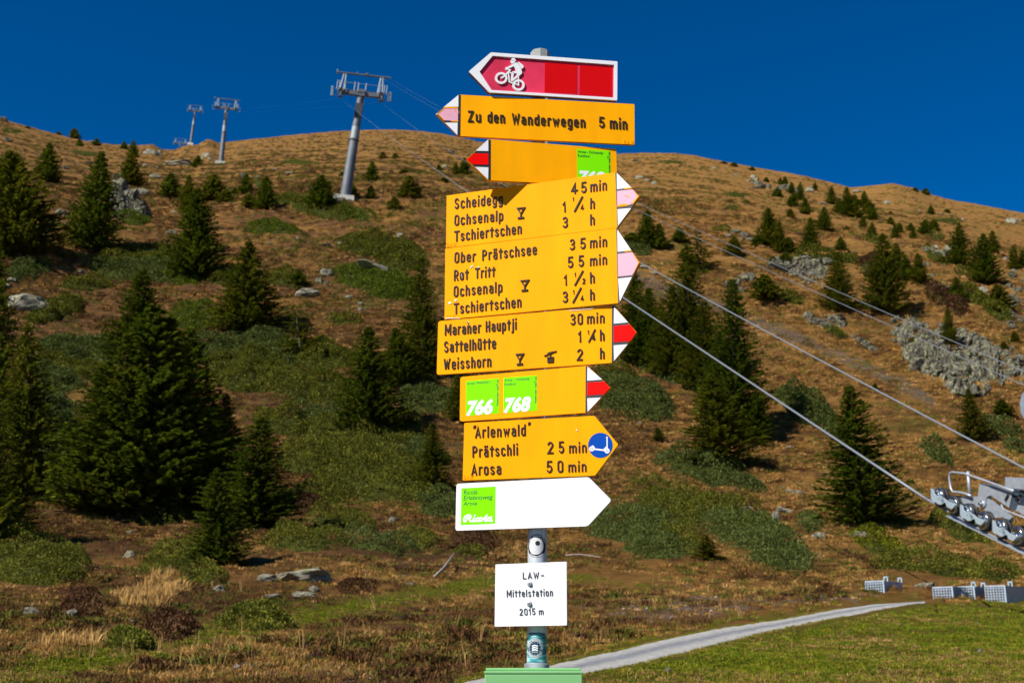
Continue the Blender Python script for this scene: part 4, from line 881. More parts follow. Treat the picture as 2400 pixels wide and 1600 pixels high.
outcrop('wide grey broken cliff under the thin cables at right', ol, 'cliff', ([(2062, 742), (2090, 728), (2140, 752), (2190, 755), (2240, 770), (2300, 792), (2360, 815), (2390, 850), (2340, 868), (2290, 880), (2270, 905), (2225, 912), (2190, 905), (2150, 862), (2100, 850), (2085, 830), (2120, 800), (2080, 775)], .8))
ol = [(2335 + rg_.uniform(-22, 26), 690 - rg_.uniform(-60, 75), rg_.uniform(5, 12), rg_.uniform(4, 9)) for k in range(44)]
outcrop('pale stone chute at the right edge of the slope', ol)
def branch(pts, r, label, name='fallen_branch'):
    b_ = MB(); L_ = [F(x, y) + np.array([0, 0, dz]) for x, y, dz in pts]; b_.tube(L_, [r * (1 - .5 * i / len(L_)) for i in range(len(L_))], 7); o = b_.build(name, M['dead'], None, smooth=True); o['label'] = label; o['category'] = 'branch'
branch([(998, 1332, .10), (1020, 1318, .2), (1043, 1304, .32)], .03, 'thin bleached stick lying on brown grass left of the white plate')
branch([(1300, 1283, .1), (1330, 1281, .14), (1380, 1283, .1)], .018, 'bleached fallen log on the slope right behind the white plate')
branch([(540, 765, .1), (548, 748, .35), (552, 735, .8)], .05, 'grey dead root at the foot of the broad middle spruce', 'dead_root')
branch([(930, 725, .1), (945, 732, .5), (960, 742, .2)], .03, 'bleached dead branch on the slope left of the yellow boards', 'dead_branch')
finish_labels()
# ================================================================== THE SIGNPOST
DP = 3.76
def on_y(px, py, Y):
    u, dy, dz = ray(px, py); s = Y / float(dy); return np.array([float(u) * s, Y, EYE + float(dz) * s])
pole_lo = on_y(1233 * K, 1500 * K, DP); pole_hi = on_y(1240.5 * K, 128 * K, DP)
ax_pole = (pole_hi - pole_lo) / np.linalg.norm(pole_hi - pole_lo)
def pole_x(z): return float(pole_lo[0] + (z - pole_lo[2]) * ax_pole[0] / ax_pole[2])
foot = pole_lo - ax_pole * ((pole_lo[2] - float(height(np.array([.05]), np.array([DP]))[0]) + .1) / ax_pole[2])
post_root = empty('signpost', foot, 'tall grey steel post stacked with yellow, white and red hiking direction boards', 'signpost')

class Plane:
    def __init__(s, tan_t, pyc, off=.056):
        zc = on_y(1240 * K, pyc, DP)[2]; th = math.atan(tan_t)
        s.U = np.array([math.cos(th), -math.sin(th), 0]); s.N = np.array([-math.sin(th), -math.cos(th), 0])
        s.O = np.array([pole_x(zc), DP, 0]) + s.N * off
        s.C = np.array([0, 0, EYE])
    def uv(s, px, py):
        d = np.array([float(c) for c in ray(px, py)]); t = np.dot(s.O - s.C, s.N) / np.dot(d, s.N); p = s.C + t * d
        return float(np.dot(p - s.O, s.U)), float(p[2])
    def w(s, u, z, n=0.0): return s.O + s.U * u + np.array([0, 0, z]) + s.N * n

def rounded(P, r, which=None):
    out = []; n = len(P)
    for i, p in enumerate(P):
        if which is not None and i not in which: out.append(tuple(p)); continue
        p = np.array(p); a = np.array(P[i - 1]) - p; b = np.array(P[(i + 1) % n]) - p
        ra = min(r, np.linalg.norm(a) * .45); rb = min(r, np.linalg.norm(b) * .45)
        a = p + a / np.linalg.norm(a) * ra; b = p + b / np.linalg.norm(b) * rb
        for k in range(5):
            t = k / 4; out.append(tuple((1 - t) ** 2 * a + 2 * t * (1 - t) * p + t * t * b))
    return out

def solid(mb, pl, P, n0, n1, mi=0, holes=None, side_mi=None):
    """prism over the outline P (list of (u, z)) between offsets n0 (back) and n1 (front)"""
    loops = [P] + (holes or [])
    flat = [q for L in loops for q in L]; N = len(flat)
    tris = tessellate_polygon([[Vector((q[0], q[1], 0)) for q in L] for L in loops])
    V = [pl.w(q[0], q[1], n1) for q in flat] + [pl.w(q[0], q[1], n0) for q in flat]
    tf = []
    for t in tris:
        a, b, c = (flat[i] for i in t)
        if (b[0] - a[0]) * (c[1] - a[1]) - (b[1] - a[1]) * (c[0] - a[0]) < 0: t = (t[0], t[2], t[1])
        tf.append(t)
    sf = []; k = 0
    for L in loops:
        m = len(L)
        ar = sum(L[i][0] * L[(i + 1) % m][1] - L[(i + 1) % m][0] * L[i][1] for i in range(m))
        ccw = (ar > 0) != (k > 0)
        for i in range(m):
            j = (i + 1) % m; q = (k + i, N + k + i, N + k + j, k + j); sf.append(q if ccw else q[::-1])
        k += m
    base = mb.n
    mb.add(V, tf, mi); mb.F += [tuple(i + base for i in f) for f in sf]; mb.MI += [mi if side_mi is None else side_mi] * len(sf)
    back = [tuple(N + i for i in t[::-1]) for t in tf]; mb.F += [tuple(i + base for i in f) for f in back]; mb.MI += [mi if side_mi is None else side_mi] * len(back)

def ribbon(mb, pl, pts, wd, n0, n1, mi=0, closed=False, cap=.4):
    """a stroke of constant width along pts (list of (u, z))"""
    p = [np.array(q, float) for q in pts]; n = len(p); L = []; R = []
    for i in range(n):
        if closed: a = p[i - 1]; b = p[(i + 1) % n]
        else: a = p[max(i - 1, 0)]; b = p[min(i + 1, n - 1)]
        d1 = p[i] - a; d2 = b - p[i]
        l1 = np.linalg.norm(d1); l2 = np.linalg.norm(d2)
        if l1 < 1e-9: d1 = d2; l1 = l2
        if l2 < 1e-9: d2 = d1; l2 = l1
        d1 = d1 / l1; d2 = d2 / l2; t = d1 + d2; lt = np.linalg.norm(t)
        t = d1 if lt < .3 else t / lt; nn = np.array([-t[1], t[0]]); c = max(.5, abs(np.dot(nn, [-d1[1], d1[0]])))
        q = p[i].copy()
        if not closed and i == 0: q = q - d2 * wd * cap
        if not closed and i == n - 1: q = q + d1 * wd * cap
        L.append(q + nn * wd / 2 / c); R.append(q - nn * wd / 2 / c)
    V = []
    for i in range(n): V += [pl.w(*L[i], n1), pl.w(*R[i], n1), pl.w(*L[i], n0), pl.w(*R[i], n0)]
    Fc = []
    for i in range(n if closed else n - 1):
        j = (i + 1) % n; a, b = 4 * i, 4 * j
        Fc += [(a, a + 1, b + 1, b), (a + 1, a + 3, b + 3, b + 1), (a + 2, a, b, b + 2)]
    if not closed: Fc += [(1, 0, 2, 3), (4 * n - 4, 4 * n - 3, 4 * n - 1, 4 * n - 2)]
    mb.add(V, Fc, mi)

# ---- narrow stroke alphabet of the raised lettering
def A_(cx, cy, rx, ry, a0, a1, n=7):
    return [(cx + rx * math.cos(math.radians(a0 + (a1 - a0) * k / n)), cy + ry * math.sin(math.radians(a0 + (a1 - a0) * k / n))) for k in range(n + 1)]
bl, tp, xh, de, l_, r_x, m_ = .07, .93, .67, -.20, .07, .31, .19
def RR(x0, y0, x1, y1, q=.12):
    c = [(x1 - q, y1 - q, 0, 90), (x0 + q, y1 - q, 90, 180), (x0 + q, y0 + q, 180, 270), (x1 - q, y0 + q, 270, 360)]
    out = []
    for cx, cy, a0, a1 in c: out += A_(cx, cy, q, q, a0, a1, 4)
    return ('c', out)
def arch(a, b): return [(a, xh - .14)] + A_((a + b) / 2, xh - .12, (b - a) / 2, .12, 165, 0, 6) + [(b, bl)]
stem = lambda x, a=bl, b=tp: [(x, a), (x, b)]
dots = [[(.10, .86), (.10, .93)], [(.27, .86), (.27, .93)]]
ga = [A_(m_, xh - .12, .12, .12, 155, 0) + [(r_x, bl)], [(r_x, .42), (.18, .42)] + A_(.18, .245, .11, .175, 90, 270) + [(.24, bl), (r_x, .17)]]
gu = [[(l_, xh), (l_, bl + .12)] + A_(m_, bl + .12, .12, .12, 180, 345, 6), stem(r_x, bl, xh)]
gP = [[(l_, bl), (l_, tp), (.2, tp)] + A_(.2, .70, .15, .23, 90, -90) + [(l_, .47)]]
GL = {
 'a': (.38, ga), 'ä': (.38, ga + dots), 'b': (.38, [stem(l_), RR(l_, bl, r_x, xh)]), 'c': (.36, [A_(m_, xh - .12, .12, .12, 15, 180) + A_(m_, bl + .12, .12, .12, 180, 345)]),
 'd': (.38, [stem(r_x), RR(l_, bl, r_x, xh)]), 'e': (.38, [[(l_, .38), (r_x, .38)] + A_(m_, xh - .12, .12, .12, 0, 180) + A_(m_, bl + .12, .12, .12, 180, 340)]),
 'g': (.38, [RR(l_, bl, r_x, xh), [(r_x, xh), (r_x, de + .12)] + A_(m_, de + .12, .12, .12, 0, -150)]), 'h': (.38, [stem(l_), arch(l_, r_x)]),
 'i': (.14, [stem(l_, bl, xh), [(l_, .92), (l_, .97)]]), 'j': (.2, [[(.13, xh), (.13, de + .1)] + A_(.03, de + .1, .10, .10, 0, -90, 4), [(.13, .87), (.13, .94)]]),
 'l': (.14, [stem(l_)]), 'm': (.60, [stem(l_, bl, xh), arch(l_, .30), arch(.30, .53)]), 'n': (.38, [stem(l_, bl, xh), arch(l_, r_x)]), 'o': (.38, [RR(l_, bl, r_x, xh)]),
 'p': (.38, [stem(l_, de, xh), RR(l_, bl, r_x, xh)]), 'r': (.28, [stem(l_, bl, xh), [(l_, xh - .16)] + A_(.19, xh - .12, .12, .12, 175, 65, 4)]),
 's': (.36, [A_(.18, .52, .11, .15, 25, 270) + A_(.18, .22, .11, .15, 90, -155)[1:]]), 't': (.30, [[(.15, tp - .06), (.15, bl)], [(.03, xh), (.27, xh)]]),
 'u': (.38, gu), 'ü': (.38, gu + dots), 'w': (.52, [[(l_, xh), (.16, bl), (.26, xh - .08), (.36, bl), (.45, xh)]]),
 'A': (.44, [[(l_ - .02, bl), (.22, tp), (.39, bl)], [(.13, .32), (.31, .32)]]), 'B': (.42, [[(l_, bl), (l_, tp), (.2, tp)] + A_(.2, .72, .14, .21, 90, -90) + [(l_, .51)], [(.2, .51)] + A_(.2, .29, .15, .22, 90, -90) + [(l_, bl)]]),
 'H': (.42, [stem(l_), stem(.35), [(l_, .5), (.35, .5)]]), 'L': (.40, [[(l_, tp), (l_, bl), (.34, bl)]]), 'M': (.60, [stem(l_), stem(.53), [(.09, tp - .04), (.30, .30), (.51, tp - .04)]]), 'O': (.42, [RR(l_, bl, .35, tp, .14)]),
 'P': (.42, gP), 'R': (.42, gP + [[(.2, .47), (.36, bl)]]), 'S': (.42, [A_(.21, .71, .14, .22, 25, 270) + A_(.21, .28, .14, .21, 90, -155)[1:]]), 'T': (.42, [[(.02, tp), (.40, tp)], stem(.21)]),
 'W': (.58, [[(.06, tp), (.17, bl), (.29, .80), (.41, bl), (.52, tp)]]), 'Z': (.42, [[(l_, tp), (.35, tp), (l_, bl), (.36, bl)]]),
 '0': (.42, [RR(l_, bl, .35, tp, .14)]), '1': (.24, [[(.04, .72), (.16, tp - .02), (.16, bl)]]), '2': (.42, [A_(.21, .72, .14, .21, 165, -25) + [(l_, bl), (.36, bl)]]),
 '3': (.42, [A_(.2, .72, .14, .21, 150, -90) + A_(.2, .29, .15, .22, 90, -150)[1:]]), '4': (.44, [[(.26, bl), (.26, tp), (.05, .30), (.40, .30)]]), '5': (.42, [[(.34, tp), (.10, tp), (.08, .54)] + A_(.2, .33, .15, .26, 122, -150)]),
 '-': (.40, [[(.04, .45), (.34, .45)]]), '/': (.70, [[(.03, .0), (.66, 1.0)]]), '"': (.30, [[(.08, .72), (.12, .98)], [(.20, .72), (.24, .98)]]),
}
def raised_text(board, pl, txt, x0, y0, x1, y1, cap, mat, h=.003, thick=.125, gap=.115, name='letter', wide=None, slant=0.0):
    """txt between two baseline pixels, capital height in pixels"""
    a = np.array(pl.uv(x0, y0)); b = np.array(pl.uv(x1, y1)); e = b - a; Lw = np.linalg.norm(e); e = e / Lw; up = np.array([-e[1], e[0]])
    ch = np.linalg.norm(np.array(pl.uv(x0, y0 - cap)) - a)
    nat = sum(GL[c][0] for c in txt) + gap * (len(txt) - 1); sx = Lw / (nat * ch)
    if len(txt) == 1: sx = min(sx, 1.35) if wide is None else wide
    x = 0.0
    for c in txt:
        wd, strokes = GL[c]; mb = MB()
        for k, st in enumerate(strokes):
            cl = isinstance(st, tuple) and st[0] == 'c'; pts = st[1] if cl else st
            ribbon(mb, pl, [a + e * ((x + q[0] + slant * q[1]) * ch * sx) + up * (q[1] * ch) for q in pts], thick * ch, -.0005, h + k * 4e-5, closed=cl)
        mb.build(name if not c.isdigit() else 'numeral', mat, board); x += wd + gap

# ---- flat print with the built-in font
def font_polys(text, bold=0.0, shear=0.0):
    cu = bpy.data.curves.new('txt', 'FONT'); cu.body = text; cu.size = 1.0; cu.offset = bold; cu.shear = shear; cu.resolution_u = 3; cu.fill_mode = 'FRONT'
    o = bpy.data.objects.new('txt', cu); COL.objects.link(o); bpy.context.view_layer.update()
    me = bpy.data.meshes.new_from_object(o); V = np.array([v.co[:2] for v in me.vertices]); Fc = [tuple(f.vertices) for f in me.polygons]
    bpy.data.objects.remove(o); bpy.data.meshes.remove(me); bpy.data.curves.remove(cu); return V, Fc

def flat_text(mb, pl, text, x0, y0, x1, y1, hpx, n, mi, bold=0.0, shear=0.0):
    """text stretched between two baseline pixels; hpx is the pixel height of the tallest glyph"""
    V, Fc = font_polys(text, bold, shear)
    a = np.array(pl.uv(x0, y0)); b = np.array(pl.uv(x1, y1)); e = b - a; Lw = np.linalg.norm(e); e = e / Lw; up = np.array([-e[1], e[0]])
    px_m = np.linalg.norm(np.array(pl.uv(x0 + 10, y0)) - a) / 10
    hh = hpx * px_m; u0, u1 = V[:, 0].min(), V[:, 0].max(); top = V[:, 1].max()
    W3 = [pl.w(*(a + e * ((q[0] - u0) / (u1 - u0) * Lw) + up * (q[1] / top * hh)), n) for q in V]
    mb.add(W3, Fc, mi)

def C1(x, y): return 1000 + x / 4.481, 90 + y / 4.481
def C2(x, y): return 1000 + x / 4.481, 400 + y / 4.481
def C3(x, y): return 1000 + x / 4.481, 700 + y / 4.481
def C4(x, y): return 1000 + x / 4.481, 950 + y / 4.481
def C5(x, y): return 1080 + x / 4.125, 1220 + y / 4.125

def UV(pl, cf, pts): return [pl.uv(*cf(*q)) for q in pts]
TH = .011
def board(name, pl, cf, outline, mats, label, rad=.004, which=None, edge=None, th=TH):
    mb = MB(); P = rounded(UV(pl, cf, outline), rad, which); solid(mb, pl, P, -th, 0, 0, side_mi=1 if edge else 0)
    o = mb.build(name, [mats] + ([edge] if edge else []), post_root, label)
    zc = sum(q[1] for q in P) / len(P)
    # clamp that holds the board on the post
    cl = MB(); c = np.array([pole_x(zc), DP, zc]); cl.lathe(c - ax_pole * .012, ax_pole, [(0, .0335), (.024, .0335)], 24); q = pl.O + np.array([0, 0, zc]) - pl.N * (TH + .006)
    cl.box((c + np.array([q[0], q[1], zc])) / 2, pl.U * .02, pl.N * .012, (0, 0, .012)); cl.build('clamp', M['steel'], o)
    return o
def band(b, pl, cf, pts, mat, n=.0016, name='arrow_band'):
    mb = MB(); solid(mb, pl, UV(pl, cf, pts), -.0004, n); return mb.build(name, mat, b)
def texts(b, pl, cf, items, mat, **kw):
    for t, x0, y0, x1, y1, c in items: raised_text(b, pl, t, *cf(x0, y0), *cf(x1, y1), c / 4.481, mat, **kw)
def flakes(b, pl, cf, polys, mat=None):
    for P in polys:
        mb = MB(); solid(mb, pl, UV(pl, cf, P), .0014, .0021); mb.build('paint_flake', mat or M['yellow'], b)
def cup(b, pl, cf, x0, y0, x1, y1):
    w_ = x1 - x0; h = y1 - y0; mb = MB(); S = lambda a, c: pl.uv(*cf(x0 + a * w_, y0 + c * h - .10 * (a - .5) * w_)); t = .0044
    ribbon(mb, pl, [S(.04, .05), S(.96, .05), S(.5, .58)], t, -.0005, .004, closed=True); ribbon(mb, pl, [S(.5, .58), S(.5, .95)], t, -.0005, .00404); ribbon(mb, pl, [S(.18, .96), S(.82, .96)], t * 1.2, -.0005, .00408)
    mb.build('goblet_symbol', M['letter'], b)

# ---- board 1: red mountain bike board
pl = Plane(-.142, 185, .0415)
out = [(440, 357), (655, 577), (1997, 660), (2000, 252), (673, 157)]; inn = [(553, 360), (680, 552), (1962, 632), (1965, 287), (690, 193)]
b1 = board('direction_board', pl, C1, out, M['faded_red'], 'red bicycle route board with white raised frame, pointing left', .004, edge=M['crimson_edge'], th=.011)
mb = MB(); solid(mb, pl, rounded(UV(pl, C1, out), .004), -.001, .006, 0, holes=[UV(pl, C1, inn)]); mb.build('raised_frame', M['white'], b1)
for P_ in ([(1240, 255), (1580, 273), (1578, 582), (1237, 565)], [(1607, 283), (1948, 303), (1943, 613), (1605, 593)]): band(b1, pl, C1, P_, M['film_red'], .0008, 'red_patch')
def CB(x, y): return 1150 + x / 17.42, 130 + y / 17.42
mb = MB(); hN = .0052
def ell(cx, cy, rx, ry, n=36): return [(cx + rx * math.cos(2 * math.pi * k / n), cy + ry * math.sin(2 * math.pi * k / n)) for k in range(n)]
pxw = np.linalg.norm(np.array(pl.uv(1201, 185)) - np.array(pl.uv(1200, 185))) / 17.42
def rb(pts, wd, i, closed=False): ribbon(mb, pl, UV(pl, CB, pts), wd * pxw, -.0005, hN + i * 5e-5, closed=closed)
rb(ell(425, 955, 208, 197), 88, 0, True); rb(ell(1130, 1240, 206, 188), 88, 1, True)
rb([(430, 940), (560, 870), (770, 640)], 66, 2); rb([(690, 590), (800, 630)], 52, 3); rb([(715, 730), (755, 1110), (900, 1160), (1130, 1240), (1120, 900)], 50, 4); rb([(745, 710), (870, 765)], 46, 5)
for i, P_ in enumerate([[(820, 220), (845, 165), (905, 130), (970, 150), (1005, 210), (1028, 280), (985, 272), (900, 240)], [(812, 238), (895, 257), (978, 292), (960, 330), (905, 362), (850, 358), (802, 305)],
          [(575, 570), (605, 525), (690, 505), (930, 368), (1010, 322), (1085, 345), (1165, 440), (1225, 560), (1275, 720), (1262, 775), (1110, 905), (1065, 840), (1060, 775), (850, 730), (860, 700), (1045, 665), (935, 470), (745, 560), (690, 612), (615, 622)],
          [(838, 735), (935, 765), (910, 970), (1060, 830), (1110, 900), (1050, 965), (870, 1095), (808, 1070)], [(1100, 312), (1145, 302), (1320, 440), (1340, 500), (1290, 575), (1245, 572), (1190, 450)]]):
    solid(mb, pl, UV(pl, CB, P_), -.0005, hN + (6 + i) * 5e-5)
mb.build('cyclist_pictogram', M['white'], b1)

# ---- board 2
pl = Plane(-.115, 290, .0415)
b2 = board('direction_board', pl, C1, [(95, 797), (332, 1025), (2184, 1117), (2182, 692), (342, 592)], M['yellow_old'], 'yellow board Zu den Wanderwegen 5 min with faded pink arrow tip, pointing left', .004, [2, 3])
band(b2, pl, C1, [(100, 797), (331, 1023), (352, 1025), (357, 597), (338, 594)], M['black'], .0008, 'black_tip_ground'); band(b2, pl, C1, [(333, 597), (333, 720), (182, 722)], M['white'])
band(b2, pl, C1, [(330, 741), (176, 741), (110, 797), (186, 864), (328, 868)], M['pink']); band(b2, pl, C1, [(325, 888), (192, 888), (322, 1018)], M['white']); band(b2, pl, C1, [(97, 797), (108, 790), (112, 800), (104, 806)], M['white'])
flakes(b2, pl, C1, [[(180, 722), (330, 724), (326, 738), (176, 738)], [(112, 797), (176, 741), (182, 748), (122, 797), (190, 862), (184, 868)], [(288, 752), (300, 750), (298, 768), (289, 768)], [(228, 800), (240, 798), (238, 812)], [(250, 866), (330, 869), (330, 880), (255, 876)], [(335, 770), (343, 772), (340, 800)]])
texts(b2, pl, C1, [('Zu', 430, 880, 570, 884, 118), ('den', 637, 887, 820, 893, 118), ('Wanderwegen', 893, 902, 1665, 940, 115), ('5', 1808, 940, 1870, 943, 115), ('min', 1920, 950, 2105, 961, 118)], M['letter'])
texts(b2, pl, C1, [('BAW', 2068, 1112, 2178, 1118, 42)], M['yellow_old'], h=.0012)

# ---- board 3
pl = Plane(-.17, 375, .0415)
b3 = board('direction_board', pl, C1, [(415, 1272), (645, 1490), (2000, 1556), (1990, 1162), (650, 1058)], M['yellow_old'], 'blank yellow board with green route sticker and red arrow tip, pointing left', .004, [2, 3])
band(b3, pl, C1, [(420, 1272), (648, 1487), (671, 1489), (672, 1068), (652, 1062)], M['black'], .0008, 'black_tip_ground'); band(b3, pl, C1, [(647, 1065), (647, 1186), (514, 1183)], M['white'])
band(b3, pl, C1, [(648, 1213), (502, 1209), (418, 1271), (480, 1325), (648, 1328)], M['red']); band(b3, pl, C1, [(648, 1357), (507, 1352), (645, 1483)], M['white'])
def route_sticker(b, pl, cf, quad, num, t1, t2, sc=1.0):
    mb = MB(); solid(mb, pl, UV(pl, cf, quad), -.0003, .0006, 0)
    (ax_, ay), (bx, by), (cx, cy), (dx, dy) = quad            # tl, tr, br, bl
    def q(u, v): return (ax_ + (bx - ax_) * u + (dx - ax_) * v, ay + (by - ay) * u + (dy - ay) * v)
    flat_text(mb, pl, num, *cf(*q(.01, .985)), *cf(*q(.83, .985)), .40 * (dy - ay) / 4.481, .0010, 1, bold=.045, shear=.22)
    flat_text(mb, pl, t1, *cf(*q(.025, .11)), *cf(*q(.73 if not t2 else .78, .11)), .075 * (dy - ay) / 4.481, .0010, 2, bold=.012)
    if t2: flat_text(mb, pl, t2, *cf(*q(.025, .225)), *cf(*q(.39, .225)), .075 * (dy - ay) / 4.481, .0010, 2, bold=.012)
    flat_text(mb, pl, 'Wanderrouten  graub', *cf(*q(.985, .80)), *cf(*q(.985, .22)), .055 * (dy - ay) / 4.481, .0010, 2, bold=.02)
    flat_text(mb, pl, 'nden', *cf(*q(.985, .13)), *cf(*q(.985, .03)), .05 * (dy - ay) / 4.481, .0010, 2, bold=.02)
    ribbon(mb, pl, UV(pl, cf, [q(.90, .22), q(.93, .19), q(.95, .165), q(.985, .15)]), .0012, .0008, .0011, 2); ribbon(mb, pl, UV(pl, cf, [q(.90, .17), q(.94, .185), q(.985, .21)]), .0010, .0008, .00112, 2)
    return mb.build('route_sticker', [M['green_film'], M['print_white'], M['print_green']], b)
route_sticker(b3, pl, C1, [(1577, 1162), (1928, 1182), (1934, 1545), (1584, 1527)], '768', 'Arosa - Ochsenalp', 'Rundtour')

# ---- board 4
pl = Plane(.356, 490)
b4 = board('direction_board', pl, C2, [(210, 262), (203, 812), (2003, 598), (2235, 272), (1980, 18)], M['yellow'], 'yellow board Scheidegg, Ochsenalp, Tschiertschen with faded pink arrow tip, pointing right', .003, [0, 1])
band(b4, pl, C2, [(1980, 20), (2003, 597), (2012, 590), (2231, 272), (1992, 22)], M['black'], .0008, 'black_tip_ground')
band(b4, pl, C2, [(1998, 26), (2150, 180), (2000, 196)], M['white']); band(b4, pl, C2, [(2000, 216), (2165, 199), (2232, 271), (2170, 350), (2005, 383)], M['pink']); band(b4, pl, C2, [(2005, 407), (2148, 396), (2012, 578)], M['white'])
flakes(b4, pl, C2, [[(2160, 200), (2232, 272), (2172, 350), (2160, 340), (2215, 272), (2180, 225)], [(2005, 370), (2060, 350), (2110, 356), (2140, 362), (2100, 372), (2010, 384)], [(2080, 256), (2128, 274), (2130, 284), (2085, 268)], [(2140, 330), (2158, 340), (2150, 352)], [(2070, 186), (2150, 178), (2158, 190), (2080, 198)]])
texts(b4, pl, C2, [('Scheidegg', 290, 406, 800, 352, 113), ('Ochsenalp', 290, 581, 805, 527, 113), ('Tschiertschen', 292, 748, 1000, 664, 113), ('4', 1517, 250, 1595, 242, 118), ('5', 1622, 240, 1685, 232, 118), ('min', 1717, 227, 1895, 207, 112),
   ('1', 1432, 442, 1465, 437, 114), ('1', 1534, 325, 1552, 323, 42), ('/', 1552, 428, 1640, 418, 140), ('4', 1617, 415, 1660, 411, 58), ('h', 1716, 405, 1768, 400, 116), ('3', 1425, 605, 1488, 598, 116), ('h', 1717, 577, 1768, 571, 118)], M['letter'])
texts(b4, pl, C2, [('BAW', 212, 806, 315, 793, 42)], M['yellow'], h=.0012); cup(b4, pl, C2, 950, 390, 1032, 502)

# ---- board 5
pl = Plane(.365, 660)
b5 = board('direction_board', pl, C2, [(195, 818), (188, 1562), (2010, 1390), (2240, 970), (1990, 603)], M['yellow'], 'tall yellow board Ober Prätschsee, Rot Tritt, Ochsenalp, Tschiertschen with pink tip, pointing right', .003, [0, 1])
band(b5, pl, C2, [(1991, 606), (2011, 1389), (2026, 1388), (2236, 970), (2003, 612)], M['black'], .0008, 'black_tip_ground')
band(b5, pl, C2, [(2004, 622), (2150, 838), (2007, 854)], M['white']); band(b5, pl, C2, [(2007, 876), (2160, 857), (2235, 966), (2160, 1098), (2012, 1113)], M['pink']); band(b5, pl, C2, [(2012, 1134), (2155, 1119), (2029, 1375)], M['white'])
flakes(b5, pl, C2, [[(2160, 857), (2235, 966), (2165, 1095), (2190, 1040), (2222, 966), (2195, 925)], [(2080, 842), (2150, 836), (2156, 848), (2086, 856)]])
flakes(b5, pl, C2, [[(228, 1385), (250, 1376), (262, 1390), (248, 1402), (232, 1396)], [(290, 1362), (316, 1352), (324, 1358), (300, 1372)], [(455, 1018), (488, 994), (490, 1000), (462, 1024)], [(352, 1110), (362, 1074), (372, 1070), (366, 1120)], [(530, 1016), (560, 1012), (560, 1022), (532, 1026)], [(418, 1050), (428, 1036), (432, 1056)], [(200, 1552), (205, 1545), (350, 1548), (350, 1552)]], M['white'])
texts(b5, pl, C2, [('Ober', 290, 972, 515, 953, 113), ('Prätschsee', 583, 948, 1160, 882, 115), ('Rot', 287, 1161, 440, 1144, 116), ('Tritt', 510, 1136, 720, 1114, 113), ('Ochsenalp', 283, 1329, 797, 1277, 116), ('Tschiertschen', 287, 1510, 997, 1434, 117),
   ('3', 1500, 838, 1562, 832, 116), ('5', 1612, 828, 1675, 821, 118), ('min', 1713, 816, 1897, 799, 112), ('5', 1482, 1026, 1545, 1019, 120), ('5', 1595, 1013, 1657, 1006, 120), ('min', 1713, 1004, 1897, 986, 112), ('1', 1444, 1210, 1478, 1206, 116), ('1', 1554, 1118, 1572, 1116, 46), ('/', 1556, 1202, 1648, 1192, 136), ('2', 1636, 1190, 1674, 1186, 58), ('h', 1716, 1187, 1768, 1181, 122),
   ('3', 1427, 1390, 1490, 1383, 120), ('1', 1538, 1300, 1556, 1298, 46), ('/', 1536, 1384, 1628, 1374, 140), ('4', 1618, 1368, 1660, 1364, 58), ('h', 1716, 1365, 1768, 1360, 122)], M['letter'])
texts(b5, pl, C2, [('BAW', 203, 1558, 305, 1549, 40)], M['yellow'], h=.0012); cup(b5, pl, C2, 990, 1150, 1074, 1262)

# ---- board 6
pl = Plane(.308, 800)
b6 = board('direction_board', pl, C3, [(122, 235), (105, 798), (1945, 672), (1962, 662), (2205, 352), (1965, 74)], M['yellow'], 'yellow board Maraner Hauptji, Sattelhütte, Weisshorn with red arrow tip, pointing right', .009, [0, 1])
band(b6, pl, C3, [(1945, 80), (1943, 670), (1965, 661), (2201, 352), (1966, 78)], M['black'], .0008, 'black_tip_ground')
band(b6, pl, C3, [(1969, 88), (2115, 248), (1966, 262)], M['white']); band(b6, pl, C3, [(1965, 288), (2135, 271), (2201, 352), (2140, 445), (1965, 456)], M['red']); band(b6, pl, C3, [(1965, 490), (2110, 479), (1969, 652)], M['white'])
texts(b6, pl, C3, [('Maraner', 190, 388, 570, 360, 120), ('Hauptji', 620, 352, 945, 325, 118), ('Sattelhütte', 182, 567, 730, 525, 120), ('Weisshorn', 180, 750, 680, 714, 120), ('30', 1508, 280, 1643, 270, 118), ('min', 1682, 266, 1870, 255, 112),
   ('1', 1592, 460, 1625, 458, 122), ('1', 1692, 378, 1712, 376, 46), ('/', 1702, 452, 1775, 446, 120), ('4', 1738, 440, 1781, 438, 60), ('h', 1820, 445, 1870, 441, 122), ('2', 1574, 650, 1643, 648, 122), ('h', 1820, 635, 1870, 632, 122)], M['letter'])
cup(b6, pl, C3, 940, 578, 1018, 692)
mb = MB(); ribbon(mb, pl, UV(pl, C3, [(1238, 600), (1362, 550)]), .0026, -.0005, .004); ribbon(mb, pl, UV(pl, C3, [(1275, 572), (1330, 556)]), .003, -.0005, .00404); ribbon(mb, pl, UV(pl, C3, [(1302, 570), (1300, 620)]), .0024, -.0005, .00408)
solid(mb, pl, UV(pl, C3, [(1267, 614), (1336, 610), (1333, 667), (1270, 671)]), -.0005, .0041, holes=[UV(pl, C3, [(1277, 627), (1326, 623), (1326, 637), (1277, 641)])]); mb.build('cable_car_symbol', M['letter'], b6)
mb = MB(); ribbon(mb, pl, UV(pl, C3, [(432, 248), (440, 268)]), .003, -.0005, .003); mb.build('letter', M['letter'], b6)
flakes(b6, pl, C3, [[(430, 240), (446, 242), (444, 256), (434, 254)], [(1500, 124), (1750, 104), (1750, 108), (1500, 129)]], M['white'])

